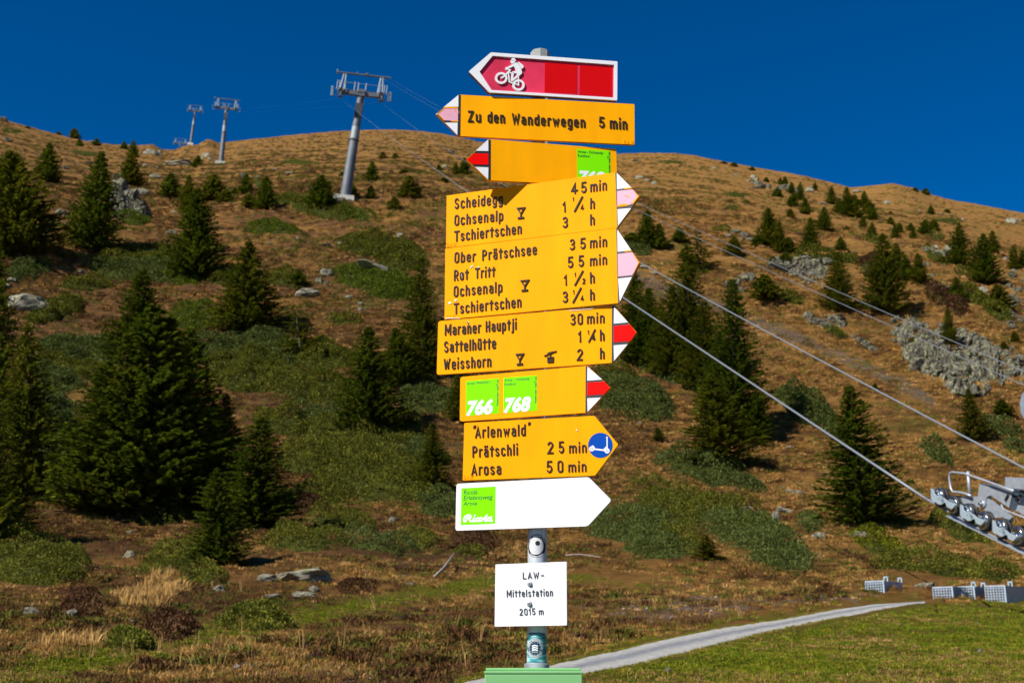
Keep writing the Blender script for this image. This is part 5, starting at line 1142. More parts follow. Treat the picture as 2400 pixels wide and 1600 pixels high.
# ---- board 7
pl = Plane(.333, 930)
b7 = board('direction_board', pl, C3, [(353, 820), (347, 1287), (1667, 1195), (1690, 1193), (1931, 935), (1688, 703)], M['yellow'], 'short yellow board with two green route stickers and red arrow tip, pointing right', .009, [0, 1])
band(b7, pl, C3, [(1670, 708), (1667, 1193), (1690, 1192), (1927, 935), (1689, 707)], M['black'], .0008, 'black_tip_ground')
band(b7, pl, C3, [(1690, 715), (1845, 848), (1688, 860)], M['white']); band(b7, pl, C3, [(1688, 881), (1870, 869), (1927, 935), (1862, 1002), (1688, 1015)], M['red']); band(b7, pl, C3, [(1688, 1045), (1830, 1038), (1692, 1186)], M['white'])
route_sticker(b7, pl, C3, [(415, 865), (760, 835), (760, 1203), (412, 1228)], '766', 'Arosa Weisshorn', None); route_sticker(b7, pl, C3, [(808, 830), (1160, 803), (1158, 1172), (805, 1198)], '768', 'Arosa - Ochsenalp', 'Rundtour')

# ---- board 8
pl = Plane(.28, 1050)
b8 = board('direction_board', pl, C4, [(395, 182), (378, 785), (1768, 733), (2012, 408), (1762, 107)], M['yellow'], 'yellow pointed board Arlenwald, Prätschli, Arosa with blue scooter disc, pointing right', .003)
texts(b8, pl, C4, [('"', 486, 300, 520, 298, 88), ('Arlenwald', 510, 343, 1042, 317, 122), ('"', 1062, 262, 1103, 259, 84), ('Prätschli', 480, 547, 960, 521, 122), ('Arosa', 470, 736, 784, 722, 126), ('2', 1266, 508, 1335, 505, 128), ('5', 1386, 503, 1447, 500, 128), ('min', 1494, 501, 1683, 493, 112),
   ('5', 1258, 708, 1325, 705, 128), ('0', 1372, 705, 1438, 702, 128), ('min', 1486, 700, 1680, 693, 112)], M['letter'])
texts(b8, pl, C4, [('BAW', 385, 776, 492, 772, 42)], M['yellow'], h=.0012)
flakes(b8, pl, C4, [[(1570, 252), (1582, 250), (1584, 264), (1572, 268)], [(1376, 688), (1400, 694), (1420, 684), (1418, 694), (1398, 702), (1380, 698)]], M['white'])
def CS(x, y): return 1370 + x / 17.42, 1000 + y / 17.42
mb = MB(); solid(mb, pl, UV(pl, CS, ell(650, 752, 503, 515, 48)), -.0003, .0006, 0)
pw = np.linalg.norm(np.array(pl.uv(1401, 1050)) - np.array(pl.uv(1400, 1050))) / 17.42
for i, (pts, wd, cl) in enumerate([(ell(297, 893, 84, 84, 24), 40, True), (ell(922, 975, 84, 84, 24), 40, True), ([(400, 905), (775, 948), (830, 965)], 60, False), ([(775, 940), (905, 805)], 40, False), ([(925, 880), (920, 440)], 42, False), ([(318, 765), (385, 800), (410, 880)], 30, False)]
      + [([(cx, cy), (cx + 70 * math.cos(a), cy + 70 * math.sin(a))], 22, False) for cx, cy in ((297, 893), (922, 975)) for a in [k * 1.2566 + .3 for k in range(5)]]):
    ribbon(mb, pl, UV(pl, CS, pts), wd * pw, .0004, .0010 + i * 2e-5, 1, closed=cl)
solid(mb, pl, UV(pl, CS, ell(917, 432, 34, 34, 16)), .0004, .0014, 1)
mb.build('scooter_disc', [M['blue'], M['print_white']], b8)

# ---- board 9
pl = Plane(.31, 1180)
b9 = board('direction_board', pl, C4, [(313, 820), (302, 1312), (1690, 1265), (1940, 993), (1700, 750)], M['white'], 'white pointed board with green theme trail sticker, pointing right', .008)
mb = MB(); solid(mb, pl, UV(pl, C4, [(365, 868), (725, 848), (720, 1238), (358, 1253)]), -.0003, .0006, 0)
def CR(x, y): return 1070 + x / 14.25, 1130 + y / 14.25
for t_, x0, y0, x1, y1, hp in (('Ricola', 238, 412, 702, 388, 150), ('Erlebnisweg', 232, 596, 1212, 556, 150), ('Arosa', 225, 776, 688, 750, 130)):
    flat_text(mb, pl, t_, *CR(x0, y0), *CR(x1, y1), hp / 14.25, .0010, 2, bold=.008, shear=.22)
ribbon(mb, pl, UV(pl, CR, [(785, 250), (775, 275)]), .0009, .0008, .0011, 2)
pr = np.linalg.norm(np.array(pl.uv(1101, 1180)) - np.array(pl.uv(1100, 1180))) / 14.25
def arc2(cx, cy, rx, ry, a0, a1, n=10): return [(cx + rx * math.cos(math.radians(a0 + (a1 - a0) * k / n)), cy - ry * math.sin(math.radians(a0 + (a1 - a0) * k / n))) for k in range(n + 1)]
logo = [[(420, 1150), (350, 1190), (320, 1290), (275, 1312), (245, 1280), (245, 1230), (290, 1140), (380, 1085), (455, 1090), (485, 1140), (460, 1195), (420, 1215), (460, 1290), (520, 1300), (560, 1240)],
  [(590, 1185), (560, 1270), (600, 1300), (650, 1270)], arc2(715, 1240, 60, 55, 50, 320), arc2(820, 1235, 52, 55, 0, 340), [(870, 1215), (940, 1190), (1015, 1090)], [(1015, 1090), (950, 1270), (990, 1290), (1040, 1270)], arc2(1090, 1225, 52, 55, 10, 350), [(1170, 1150), (1145, 1250), (1170, 1285), (1195, 1270)], [(612, 1098), (616, 1102)], [(650, 1270), (680, 1290)]]
for i, s_ in enumerate(logo): ribbon(mb, pl, UV(pl, CR, s_), 52 * pr, .0008, .0011 + i * 2e-5, 1)
mb.build('route_sticker', [M['green_film'], M['print_white'], M['print_green']], b9)

# ---- station plate
pl = Plane(.24, 1385)
bs = board('station_plate', pl, C5, [(335, 420), (327, 1020), (1025, 1008), (1022, 393)], M['white'], 'white plate reading LAW- Mittelstation 2015 m, held by two socket screws', .002, th=.008)
for t_, x0, y0, x1, y1, c in (('LAW', 597, 562, 757, 559, 68), ('-', 775, 556, 806, 555, 66), ('Mittelstation', 443, 738, 892, 726, 72), ('2015', 567, 912, 723, 906, 66), ('m', 753, 908, 803, 906, 64)):
    raised_text(bs, pl, t_, *C5(x0, y0), *C5(x1, y1), c / 4.125, M['letter_grey'], thick=.11, h=.0025)
for x, y in ((668, 610), (665, 803)):
    u_, z_ = pl.uv(*C5(x, y)); s_ = MB(); s_.lathe(pl.w(u_, z_, 0), pl.N, [(0, .0075), (.001, .0085), (.002, .0062), (.006, .006), (.0068, .005)], 20, 0); s_.lathe(pl.w(u_, z_, 0.0052), pl.N, [(0, .0026), (.0022, .0026)], 6, 1)
    s_.build('socket_screw', [M['steel'], M['black']], bs, smooth=False)

# ---- the post itself
mb = MB(); top_z = on_y(1240 * K, 131 * K, DP)[2]
def pp(z): return np.array([pole_x(z), DP, z])
mb.lathe(foot, ax_pole, [(0, .03), (top_z - foot[2], .03)], 40); mb.build('post', M['pole'], post_root, smooth=True)
for p_ in post_root.children:
    if p_.name.startswith('post'):
        for f_ in p_.data.polygons: f_.use_smooth = len(f_.vertices) == 4
zt = on_y(1240 * K, 113 * K, DP - .02)[2]; zb = on_y(1240 * K, 148 * K, DP - .04)[2]
mb = MB(); mb.lathe(pp(zb), ax_pole, [(0, .0335), (zt - zb - .004, .0335), (zt - zb, .028)], 8); mb.build('post_cap', M['cap'], post_root)
zf = on_y(1240, 1557, DP - .037)[2]; mb = MB(); mb.lathe(pp(zf) - ax_pole * .012, ax_pole, [(0, .0385), (.014, .0385), (.016, .036)], 36); mb.build('collar', M['steel'], post_root)

# ---- stickers wrapped round the post
def wrap(q, zc, dr, turn):
    a = q[0] / .03 + turn; return pp(zc + q[1]) + np.array([math.sin(a), -math.cos(a), 0]) * (.03 + dr)
def wrap_add(mb, V, Fc, zc, dr, turn, mi): mb.add([wrap(v, zc, dr, turn) for v in V], Fc, mi)
def disc(mb, cx, cy, rx, ry, zc, dr, turn, mi, r0=0.0, n=48, rings=5):
    V = [(cx + rx * (r0 + (1 - r0) * q / rings) * math.cos(2 * math.pi * k / n), cy + ry * (r0 + (1 - r0) * q / rings) * math.sin(2 * math.pi * k / n)) for q in range(rings + 1) for k in range(n)]
    wrap_add(mb, V, [(q * n + k, (q + 1) * n + k, (q + 1) * n + (k + 1) % n, q * n + (k + 1) % n) for q in range(rings) for k in range(n)], zc, dr, turn, mi)
def ring_text(mb, text, R, hgt, a0, a1, zc, dr, turn, mi, flip=False, stretch=1.0):
    V, Fc = font_polys(text, .03); u0, u1 = V[:, 0].min(), V[:, 0].max(); tpv = V[:, 1].max(); out = []
    for q in V:
        t = (q[0] - u0) / (u1 - u0); a = math.radians(a0 + (a1 - a0) * t); rr = R + (-(q[1] / tpv) if flip else q[1] / tpv) * hgt
        out.append((rr * math.cos(a), rr * math.sin(a) * stretch))
    wrap_add(mb, out, Fc, zc, dr, turn, mi)
zs = on_y(1258, 1278.5, DP - .03)[2]
mb = MB(); tn = -.12
disc(mb, 0, 0, .0335, .036, zs, .0003, tn, 0); disc(mb, -.002, .0, .0245, .0262, zs, .0005, tn, 1, r0=.36); disc(mb, -.002, 0, .009, .0095, zs, .0005, tn, 1, rings=2)
disc(mb, .0035, .008, .0092, .0095, zs, .0008, tn, 1, rings=2); disc(mb, .0035, .008, .0076, .0078, zs, .0010, tn, 0, rings=2)
for i in range(-12, 13):
    for j in range(-13, 14):
        x = i * .0020 + (j % 2) * .0010; y = j * .0019
        if (x / .0235) ** 2 + (y / .0250) ** 2 < 1 and ((x - .0055) ** 2 + (y - .008) ** 2) > .0096 ** 2:
            s_ = .0005; wrap_add(mb, [(x - .002 - s_, y - s_ * .4), (x - .002, y - s_ * 1.6), (x - .002 + s_, y + s_ * .4), (x - .002, y + s_ * 1.6)], [(0, 1, 2, 3)], zs, .0007, tn, 0)
ring_text(mb, 'OUR ANALOG SOUL', .0262 + .0012, .0050, 150, 20, zs, .0006, tn, 1, stretch=1.06); ring_text(mb, 'LOCALS HERE', .0330, .0046, 225, 315, zs, .0006, tn, 1, flip=True, stretch=1.06)
mb.build('round_black_sticker', [M['black'], M['print_white']], post_root)
def sea_mat():
    m, t, b = new_mat('sea_print'); tc = t.nodes.new('ShaderNodeTexCoord'); mp = t.nodes.new('ShaderNodeMapping'); mp.inputs['Scale'].default_value = (12, 12, 60)
    n = t.nodes.new('ShaderNodeTexNoise'); n.inputs['Scale'].default_value = 1.2; n.inputs['Detail'].default_value = 6; r = t.nodes.new('ShaderNodeValToRGB'); e = r.color_ramp.elements
    e[0].position = .38; e[0].color = (.02, .10, .13, 1); e[1].position = .62; e[1].color = (.55, .72, .72, 1); k = e.new(.5); k.color = (.05, .32, .36, 1)
    t.links.new(tc.outputs['Object'], mp.inputs[0]); t.links.new(mp.outputs[0], n.inputs[0]); t.links.new(n.outputs[0], r.inputs[0]); t.links.new(r.outputs[0], b.inputs['Base Color']); b.inputs['Roughness'].default_value = .4; return m
M['sea'] = sea_mat(); M['navy'] = plain('navy_print', (.006, .035, .085), .45)
z2 = on_y(1255, 1516, DP - .03)[2]; zA = on_y(1255, 1481, DP - .03)[2]; zB = on_y(1255, 1552, DP - .03)[2]; mb = MB(); n = 40; V = []
for i in range(n + 1):
    x = -.048 + .096 * i / n; tpz = zA - z2 - .012 * max(0, abs(x + .004) / .044) ** 3
    for j in range(9): V.append((x, (zB - z2) + (tpz - (zB - z2)) * j / 8))
wrap_add(mb, V, [(i * 9 + j, (i + 1) * 9 + j, (i + 1) * 9 + j + 1, i * 9 + j + 1) for i in range(n) for j in range(8)], z2, .0003, 0, 0); mb.build('sea_sticker', M['sea'], post_root)
mb = MB(); tn = -.22; zc = on_y(1255, 1518.5, DP - .03)[2]
disc(mb, 0, 0, .0265, .0300, zc, .0006, tn, 1); disc(mb, 0, 0, .0253, .0287, zc, .0008, tn, 0); disc(mb, 0, 0, .0196, .0222, zc, .0010, tn, 1, r0=.955, rings=1)
for k in range(12):
    a = k * math.pi / 6; x, y = .0158 * math.cos(a), .0180 * math.sin(a); wrap_add(mb, [(x + .0011 * (1 if q % 2 == 0 else .45) * math.cos(q * math.pi / 5 + 1.57), y + .0013 * (1 if q % 2 == 0 else .45) * math.sin(q * math.pi / 5 + 1.57)) for q in range(10)], [tuple(range(10))], zc, .0011, tn, 1)
for k in range(3):
    y0 = .0065 - k * .0062; V = []
    for i in range(11): x = -.0090 + .0180 * i / 10; yy = y0 + .0022 * math.cos(x / .0090 * 1.57); V += [(x, yy - .0018), (x, yy + .0018)]
    wrap_add(mb, V, [(2 * i, 2 * i + 2, 2 * i + 3, 2 * i + 1) for i in range(10)], zc, .0011, tn, 1)
V, Fc = font_polys('FRONTEX', .03); V = V - V.min(0); V = V / V.max(0); wrap_add(mb, [(-.0088 + .0176 * v[0], -.0118 + .0024 * v[1]) for v in V], Fc, zc, .0011, tn, 1)
ring_text(mb, 'HOLT FRONTEX ZUR', .0208, .0034, 172, -8, zc, .0011, tn, 1, stretch=1.13); ring_text(mb, 'VERANTWORTUNG', .0240, .0032, 200, 335, zc, .0011, tn, 1, flip=True, stretch=1.13)
mb.build('round_navy_sticker', [M['navy'], M['print_white']], post_root)

# ---- green sheet metal box in front of the foot of the post
Yg = DP - .148; gl = on_y(1135, 1571, Yg); gr = on_y(1366, 1572, Yg); zt_ = gl[2]; cx = (gl[0] + gr[0]) / 2
gb = empty('metal_box', (cx, Yg, zt_ - .55), 'pale green sheet metal box with overlapping lid at the foot of the signpost', 'box')
def boxp(nm, x0, x1, y0, y1, z0, z1, mat, bev=.003):
    b_ = MB(); c = np.array([(x0 + x1) / 2, (y0 + y1) / 2, (z0 + z1) / 2]); b_.box(c, ((x1 - x0) / 2, 0, 0), (0, (y1 - y0) / 2, 0), (0, 0, (z1 - z0) / 2)); o = b_.build(nm, mat, gb)
    m_ = o.modifiers.new('bevel', 'BEVEL'); m_.width = bev; m_.segments = 2; return o
boxp('body', gl[0] + .0015, gr[0] - .0015, Yg + .002, DP - .036, zt_ - .55, zt_ - .009, M['box_green'])
boxp('lid', gl[0], gr[0], Yg, DP - .034, zt_ - .008, zt_ - .001, M['box_green'], .0015)
boxp('rear_lip', gl[0] + .003, gr[0] - .001, DP - .056, DP - .0345, zt_ - .0005, zt_ + .007, M['box_green'], .0015)
boxp('mounting_bracket', cx - .03, cx + .03, DP - .0355, DP - .0295, zt_ - .3, zt_ - .2, M['steel'], .001)

# ================================================================== THE ROPEWAY
TH_ = math.radians(14); ARM = np.array([math.cos(TH_), math.sin(TH_), 0]); RD = np.array([math.sin(TH_), -math.cos(TH_), 0])
def tower(base, top, label, group='lattice free steel ropeway towers up the slope'):
    base = np.array(base); top = np.array(top); up = top - base; H = np.linalg.norm(up); up /= H
    o = empty('ropeway_tower', base, label, 'ropeway tower', 'steel ropeway towers in a line up the slope')
    b_ = MB(); b_.box(base + np.array([-.2, 0, -.2]), ARM * 1.25, RD * 1.25, (0, 0, .55)); b_.build('foundation', M['concrete'], o)
    b_ = MB(); b_.lathe(base, up, [(0.1, .62), (H * .56, .53)], 24, 0); b_.lathe(base + up * (H * .56 - .05), up, [(0, .66), (.16, .66)], 24, 0); b_.build('lower_column', M['tower_grey'], o, smooth=False)
    b_ = MB(); b_.lathe(base + up * H * .56, up, [(0.1, .50), (H * .12, .48)], 24, 0); b_.build('replaced_column_section', M['tower_light'], o)
    b_ = MB(); b_.lathe(base + up * H * .68, up, [(0, .46), (H * .32, .38)], 24, 0); b_.build('upper_column', M['tower_grey'], o)
    b_ = MB(); b_.box(top - up * 2.4 + RD * .1, ARM * .42, RD * .42, up * .9); b_.build('service_cabinet', M['tower_dark'], o)
    b_ = MB(); b_.box(top, ARM * 2.5, RD * .22, up * .26); b_.box(top, ARM * .45, RD * .45, up * .45); b_.build('cross_arm', M['tower_grey'], o)
    heads = []
    for s in (-1, 1):
        h = top + ARM * 2.55 * s + up * .05
        d = RD * .90 - np.array([0, 0, .43]); d /= np.linalg.norm(d); n_ = ARM
        v = np.cross(d, n_); v = v if v[2] > 0 else -v
        t_ = MB(); t_.box(h - v * .15, d * 1.9, n_ * .09, v * .16)
        for k in (-1, 1): t_.box(h + d * k * .9 - v * .38, d * .7, n_ * .06, v * .12)
        t_.box(h + v * .1, d * .35, n_ * .35, v * .35)
        tr = t_.build('sheave_train', M['tower_grey'], o)
        for k in range(8):
            wv = MB(); wv.lathe(h + d * (-1.75 + .5 * k) - v * .62 - n_ * .07, n_, [(0, .2), (.14, .2)], 14); wv.build('sheave', M['rubber'], tr)
        t_ = MB(); t_.box(h + ARM * s * .75 - v * .55, d * 1.8, n_ * .35, v * .03)
        for k in (-1.6, -.8, 0, .8, 1.6): t_.tube([h + ARM * s * 1.05 - v * .5 + d * k, h + ARM * s * 1.05 + v * .5 + d * k], .04, 5)
        t_.tube([h + ARM * s * 1.05 + v * .5 - d * 1.7, h + ARM * s * 1.05 + v * .5 + d * 1.7], .04, 5); t_.build('catwalk', M['tower_light'], o)
        t_ = MB(); t_.tube([h - ARM * s * .5, h - ARM * s * .35 + up * 2.5 - ARM * .0], .10, 8); t_.tube([h + ARM * s * .15, h - ARM * s * .1 + up * 2.5], .09, 8); t_.build('gantry_leg', M['tower_light'], o)
        for q in (.25, .55, -.3):
            t_ = MB(); t_.tube([h + ARM * q * s + RD * .5, h + ARM * q * s + RD * .5 + up * 1.25], .06, 6); t_.build('guide_post', M['tower_light'], o)
        heads.append(h - v * .82)
    for q in (-.9, -.45, .5):
        t_ = MB(); t_.tube([top + ARM * q, top + ARM * q + up * 1.5], .07, 6); t_.build('guide_post', M['tower_light'], o)
    b_ = MB(); b_.tube([top - ARM * 3.4 + up * 2.6, top + ARM * 3.4 + up * 2.6], .13, 8); b_.box(top + ARM * .35 + up * 2.75, ARM * .15, RD * .15, up * .15); b_.box(top - ARM * .85 + up * 2.75, ARM * .12, RD * .12, up * .12); b_.tube([top - ARM * 3.3 + up * 2.45, top - ARM * 3.3 + up * 3.0], .1, 6); b_.build('gantry_beam', M['tower_grey'], o)
    b_ = MB()
    for s in (-.9, .9): b_.tube([top - ARM * 2.3 + RD * s + up * .9, top + ARM * 2.3 + RD * s + up * .9], .035, 5)
    b_.build('handrail', M['tower_light'], o)
    b_ = MB(); cpt = base - RD * .0 + ARM * .62
    for s in (-.2, .2): b_.tube([base + ARM * .66 + RD * s + up * .8, base + ARM * .46 + RD * s + up * (H - .4)], .03, 5)
    for k in range(int(H / .5)): f_ = (k + 1.5) * .5 / H; a_ = base + ARM * (.66 - .2 * f_) + up * (f_ * H * .93); b_.tube([a_ - RD * .2, a_ + RD * .2], .02, 4)
    b_.build('ladder', M['tower_grey'], o)
    return heads, top, up

def tower_px(xb, yb, xt, yt, label):
    p = F(xb, yb); q = on_y(xt * K, yt * K, p[1]); return tower(p, q, label)
T1 = tower_px(791, 459, 829, 216, 'nearest and largest grey ropeway tower with broad cross arm, leaning to the right')
p2_ = F(507, 376); s2 = 13.3
T2 = tower_px(507, 376, 520, 249, 'slimmer ropeway tower second up the slope, standing below the skyline')
T3 = tower_px(438, 331, 448, 255, 'ropeway tower standing right on the skyline, third up the slope')
p4 = at(413 * K, 334 * K)[0]; p4 = p4 * np.array([1.13, 1.13, 1]); q4 = on_y(414 * K, 332 * K - 2, p4[1]); p4[2] = q4[2] - 13.3
T4 = tower(p4, q4, 'farthest ropeway tower with only its head showing over the ridge')

def rope(name, a, b, sag, r, mat, label, n=60, far=1.0, group='haul ropes and cables of the ropeway'):
    a = np.array(a); b = np.array(b); pts = []
    for k in range(n + 1):
        t = k / n; p = a + (b - a) * t; p = p - np.array([0, 0, 4 * sag * t * (1 - t)]); pts.append(p)
    m_ = MB(); m_.tube(pts, [r * (far + (1 - far) * k / n) for k in range(n + 1)], 8); o = m_.build(name, mat, None, smooth=True); o['label'] = label; o['category'] = 'cable'; o['group'] = group
    return o

# plane of the near sheave train
PS = on_y(2170, 1168, 25.0)
class RPlane:
    def __init__(s, off=0.0): s.N = -np.array([ARM[0], ARM[1], 0]); s.O = PS + s.N * off
    def p(s, px, py):
        d = np.array([float(c) for c in ray(px, py)]); t = np.dot(s.O - np.array([0, 0, EYE]), s.N) / np.dot(d, s.N); return np.array([0, 0, EYE]) + t * d
def c7(x, y): return 2170 + x / 9.8, 1130 + y / 9.8
def c8(x, y): return 2100 + x / 4.237, 1050 + y / 4.237
RP0 = RPlane(0); HN = RP0.N
QS = RP0.p(*c7(1960, 1450)); sd = (QS - PS) / np.linalg.norm(QS - PS)
PE = PS + sd * 7.5
h1l, h1r = T1[0]
rope('haul_rope', h1l, PS, .45, .028, M['rope'], 'thick steel rope running from the nearest tower down to the pulleys', far=.06)
rope('haul_rope', PS, PE, .02, .028, M['rope'], 'rope stretch lying under the near pulleys')
EA = PS + ARM * 5.1 - np.array([0, 0, .45]); EA2 = EA + sd * 7.5
rope('haul_rope', h1r, EA, 1.0, .028, M['rope'], 'thick steel rope of the far side, above the one that meets the pulleys', far=.06)
for (Ta, Tb, wl) in ((T1, T2, 'second'), (T2, T3, 'third'), (T3, T4, 'farthest')):
    for i, s_ in ((0, 'left'), (1, 'right')):
        rope('haul_rope', Ta[0][i], Tb[0][i], .3, .002, M['thin_rope'], f'thin looking rope on the {s_} arms, span up to the {wl} tower', 24)
g1 = T1[1] + T1[2] * 2.6
for xa, ya, off, lb, gx in ((2400, 872, 0, 'thin signal cable, upper of the pair crossing the right slope', 3.2), (2400, 905, 0, 'thin signal cable, lower of the pair crossing the right slope', 2.2)):
    e = on_y(xa + 60, ya + 24, 34.0); rope('signal_cable', g1 + ARM * gx, e, .8, .013, M['thin_rope'], lb, far=.2)

st = empty('pulley_assembly', PS + sd * 3 + np.array([0, 0, -.5]), 'row of shiny rope pulleys under a grey steel beam with handrail, at the right edge', 'pulley assembly')
def spoly(mb, pts, c, off, th, mi=0):
    pl_ = RPlane(off); P3 = [pl_.p(*c(*q)) for q in pts]; U_ = -RD; uv = [(float(np.dot(p - PS, U_)), float(p[2])) for p in P3]
    tris = tessellate_polygon([[Vector((a, b, 0)) for a, b in uv]]); n = len(P3); V = list(P3) + [p - HN * th for p in P3]
    Fc = [tuple(t) for t in tris] + [tuple(n + i for i in t[::-1]) for t in tris] + [(i, (i + 1) % n, n + (i + 1) % n, n + i) for i in range(n)]
    mb.add(V, Fc, mi)
WH = [(268, 335), (598, 522), (935, 705), (1290, 885), (1690, 1065), (2075, 1232)]
wc = [RPlane(.10).p(*c7(x, y)) for x, y in WH]; stp = (wc[5] - wc[3]) / 2
wc += [wc[5] + stp * k for k in (1, 2, 3, 4, 5, 6)]
RW = .195
for i, c in enumerate(wc):
    m_ = MB(); m_.lathe(c - HN * .16, HN, [(0, RW * .8), (.01, RW * 1.0), (.045, RW * 1.0), (.06, RW * .9), (.085, RW * .9), (.10, RW * 1.0), (.135, RW * 1.0), (.15, RW * .86)], 36, 0)
    m_.lathe(c - HN * .012, HN, [(0, RW * .84), (.012, RW * .82), (.02, RW * .70), (.006, RW * .5), (.004, RW * .2), (.03, RW * .16), (.034, 0.01)], 36, 1)
    m_.lathe(c - HN * .20, HN, [(0, RW * .6), (.03, RW * .86), (.04, RW * .86)], 30, 1)
    o_ = m_.build('pulley', [M['rubber'], M['chrome']], st)
    for f_ in o_.data.polygons: f_.use_smooth = len(f_.vertices) == 4
PLT = [(112, 132), (165, 150), (190, 262), (240, 300), (300, 300), (430, 370), (492, 425), (600, 470), (700, 500), (590, 612), (478, 560), (452, 470), (430, 460), (335, 512), (268, 490), (235, 460), (165, 440), (118, 380)]
base_p = []
for k, (dx, dy) in enumerate(((0, 0), (668, 372), (1410, 732))):
    m_ = MB(); spoly(m_, [(x + dx, y + dy) for x, y in PLT], c7, .155, .02); o_ = m_.build('pulley_plate', M['plate'], st)
    m_ = MB(); sgn = [(330, 345), (385, 350), (395, 395), (360, 405), (340, 385)], [(340, 400), (370, 470)], [(275, 372), (300, 388)], [(372, 420), (400, 410), (405, 445), (380, 455)]
    for j, s_ in enumerate(sgn):
        pl_ = RPlane(.158 + j * .0006); pp_ = [pl_.p(*c7(x + dx, y + dy)) for x, y in s_]; m_.tube(pp_, .006, 5)
    m_.build('stamped_number', M['zinc_shaded'], o_)
    base_p.append(1)
for k in (1, 2, 3):
    m_ = MB(); c0 = wc[2 * k + 4]; c1 = wc[min(2 * k + 5, len(wc) - 1)]; m_.box((c0 + c1) / 2 + HN * .05, (c1 - c0) * .75, HN * .01, (0, 0, .12)); m_.build('pulley_plate', M['plate'], st)
m_ = MB(); spoly(m_, [(700, 320), (1190, 322), (1235, 25), (1495, 65), (1480, 290), (1392, 330), (1372, 480), (1345, 550), (1290, 582), (1230, 572), (730, 452), (690, 340)], c7, -.02, .10); o_ = m_.build('rocker_arm', M['zinc'], st)
m_ = MB(); p_ = RPlane(-.02).p(*c7(1285, 490)); m_.lathe(p_ - HN * .01, HN, [(0, .055), (.03, .055), (.034, .03), (.07, .03)], 18); m_.build('pivot_pin', M['chrome'], o_)
m_ = MB(); spoly(m_, [(1395, 380), (1430, 370), (1960, 800), (1935, 920), (1780, 800), (1540, 810), (1310, 605)], c7, -.05, .06); m_.build('rocker_arm', M['zinc'], st)
m_ = MB(); spoly(m_, [(1500, 66), (2010, 145), (1908, 582), (1482, 292)], c7, -.03, .10); o_ = m_.build('main_beam', M['zinc'], st)
m_ = MB(); m_.tube([RPlane(-.022).p(*c7(1898, 285)), RPlane(-.022).p(*c7(1832, 410))], .028, 10); m_.build('slot', M['black'], o_)
m_ = MB(); spoly(m_, [(2005, 155), (2640, 240), (2540, 900), (1910, 582)], c7, -.06, .12); m_.build('dark_web_plate', M['zinc_shaded'], st)
m_ = MB(); spoly(m_, [(2235, 222), (3300, 400), (3300, 1330), (2060, 640), (2200, 330)], c7, .02, .05); o_ = m_.build('side_plate', M['zinc'], st)
m_ = MB(); p_ = RPlane(-.05).p(*c7(2150, 405)); m_.lathe(p_ - HN * .01, HN, [(0, .07), (.03, .07), (.034, .035), (.09, .03)], 18); m_.build('pivot_pin', M['chrome'], o_)
# hollow box beam on top
def fr(x, y, o): return RPlane(o).p(*c8(x, y))
m_ = MB(); A1 = fr(1085, 290, .30); A2 = fr(1085, 385, .30); dB = (fr(1300, 312, .30) - A1); dB = dB / np.linalg.norm(dB) * 5.5; bk = -HN * .42
hgt_ = A2 - A1
for a_, b_, c_, d_ in ((A1, A2, dB, 0), (A1 + bk, A2 + bk, dB, 0)):
    m_.box((a_ + b_) / 2 + c_ / 2, c_ / 2, HN * .006, hgt_ / 2)
for z_ in (A1, A2): m_.box(z_ + bk / 2 + dB / 2, dB / 2, bk / 2 * 1.02, (0, 0, .006))
m_.build('box_beam', M['zinc'], st)
m_ = MB()
hr = [(1300, 470), (1020, 370), (860, 312), (720, 265), (690, 252), (560, 236), (534, 246), (528, 285), (536, 350), (545, 400), (562, 432), (650, 440), (700, 455), (745, 472)]
m_.tube([RPlane(.05).p(*c8(*q)) for q in hr], .022, 8); m_.build('handrail', M['zinc'], st, smooth=True)
m_ = MB(); m_.tube([RPlane(.03).p(*c8(715, 230)), RPlane(.03).p(*c8(735, 478))], .034, 10); m_.build('handrail_post', M['zinc'], st, smooth=True)
m_ = MB(); m_.tube([RPlane(.2).p(*c8(*q)) for q in [(1045, 560), (1062, 600), (1100, 622), (1200, 660), (1500, 770)]], .018, 8); m_.build('lower_rail', M['zinc'], st, smooth=True)
m_ = MB(); m_.tube([A1 + bk + dB * .16, A1 + bk + dB * .16 + np.array([.25, 0, 1.1])], .035, 8); m_.build('handrail_post', M['plate'], st)
m_ = MB(); dn = np.array([0, 0, -1.0])
g0 = RPlane(-.05).p(*c7(545, 748)); g1_ = RPlane(-.05).p(*c7(1960, 1440)); g1_ = g0 + (g1_ - g0) * 2.6; m_.box((g0 + g1_) / 2 + dn * .02, (g1_ - g0) / 2, HN * .09, (0, 0, .012)); m_.build('rope_guard', M['zinc'], st)
# column that carries the assembly, beyond the right edge
cb = PS + sd * 5.6 - HN * 2.4; gz = float(height(np.array([cb[0]]), np.array([cb[1]]))[0]); tpc = A1 + bk + dB * .8
cb = np.array([tpc[0], tpc[1], 0]) - HN * 2.2; gz = float(height(np.array([cb[0]]), np.array([cb[1]]))[0])
m_ = MB(); m_.lathe((cb[0], cb[1], gz - .3), (0, 0, 1), [(0, .45), (tpc[2] - gz + .6, .38)], 28); m_.build('column', M['tower_grey'], st)
m_ = MB(); m_.box((np.array([cb[0], cb[1], tpc[2]]) + tpc) / 2, HN * 1.4, RD * .2, (0, 0, .22)); m_.box(np.array([cb[0], cb[1], tpc[2]]) - HN * 1.4, HN * 1.6, RD * .2, (0, 0, .22)); m_.build('cross_arm', M['zinc'], st)
rope('haul_rope', EA, EA2, .02, .028, M['rope'], 'rope stretch beyond the right edge on the far arm') if False else None
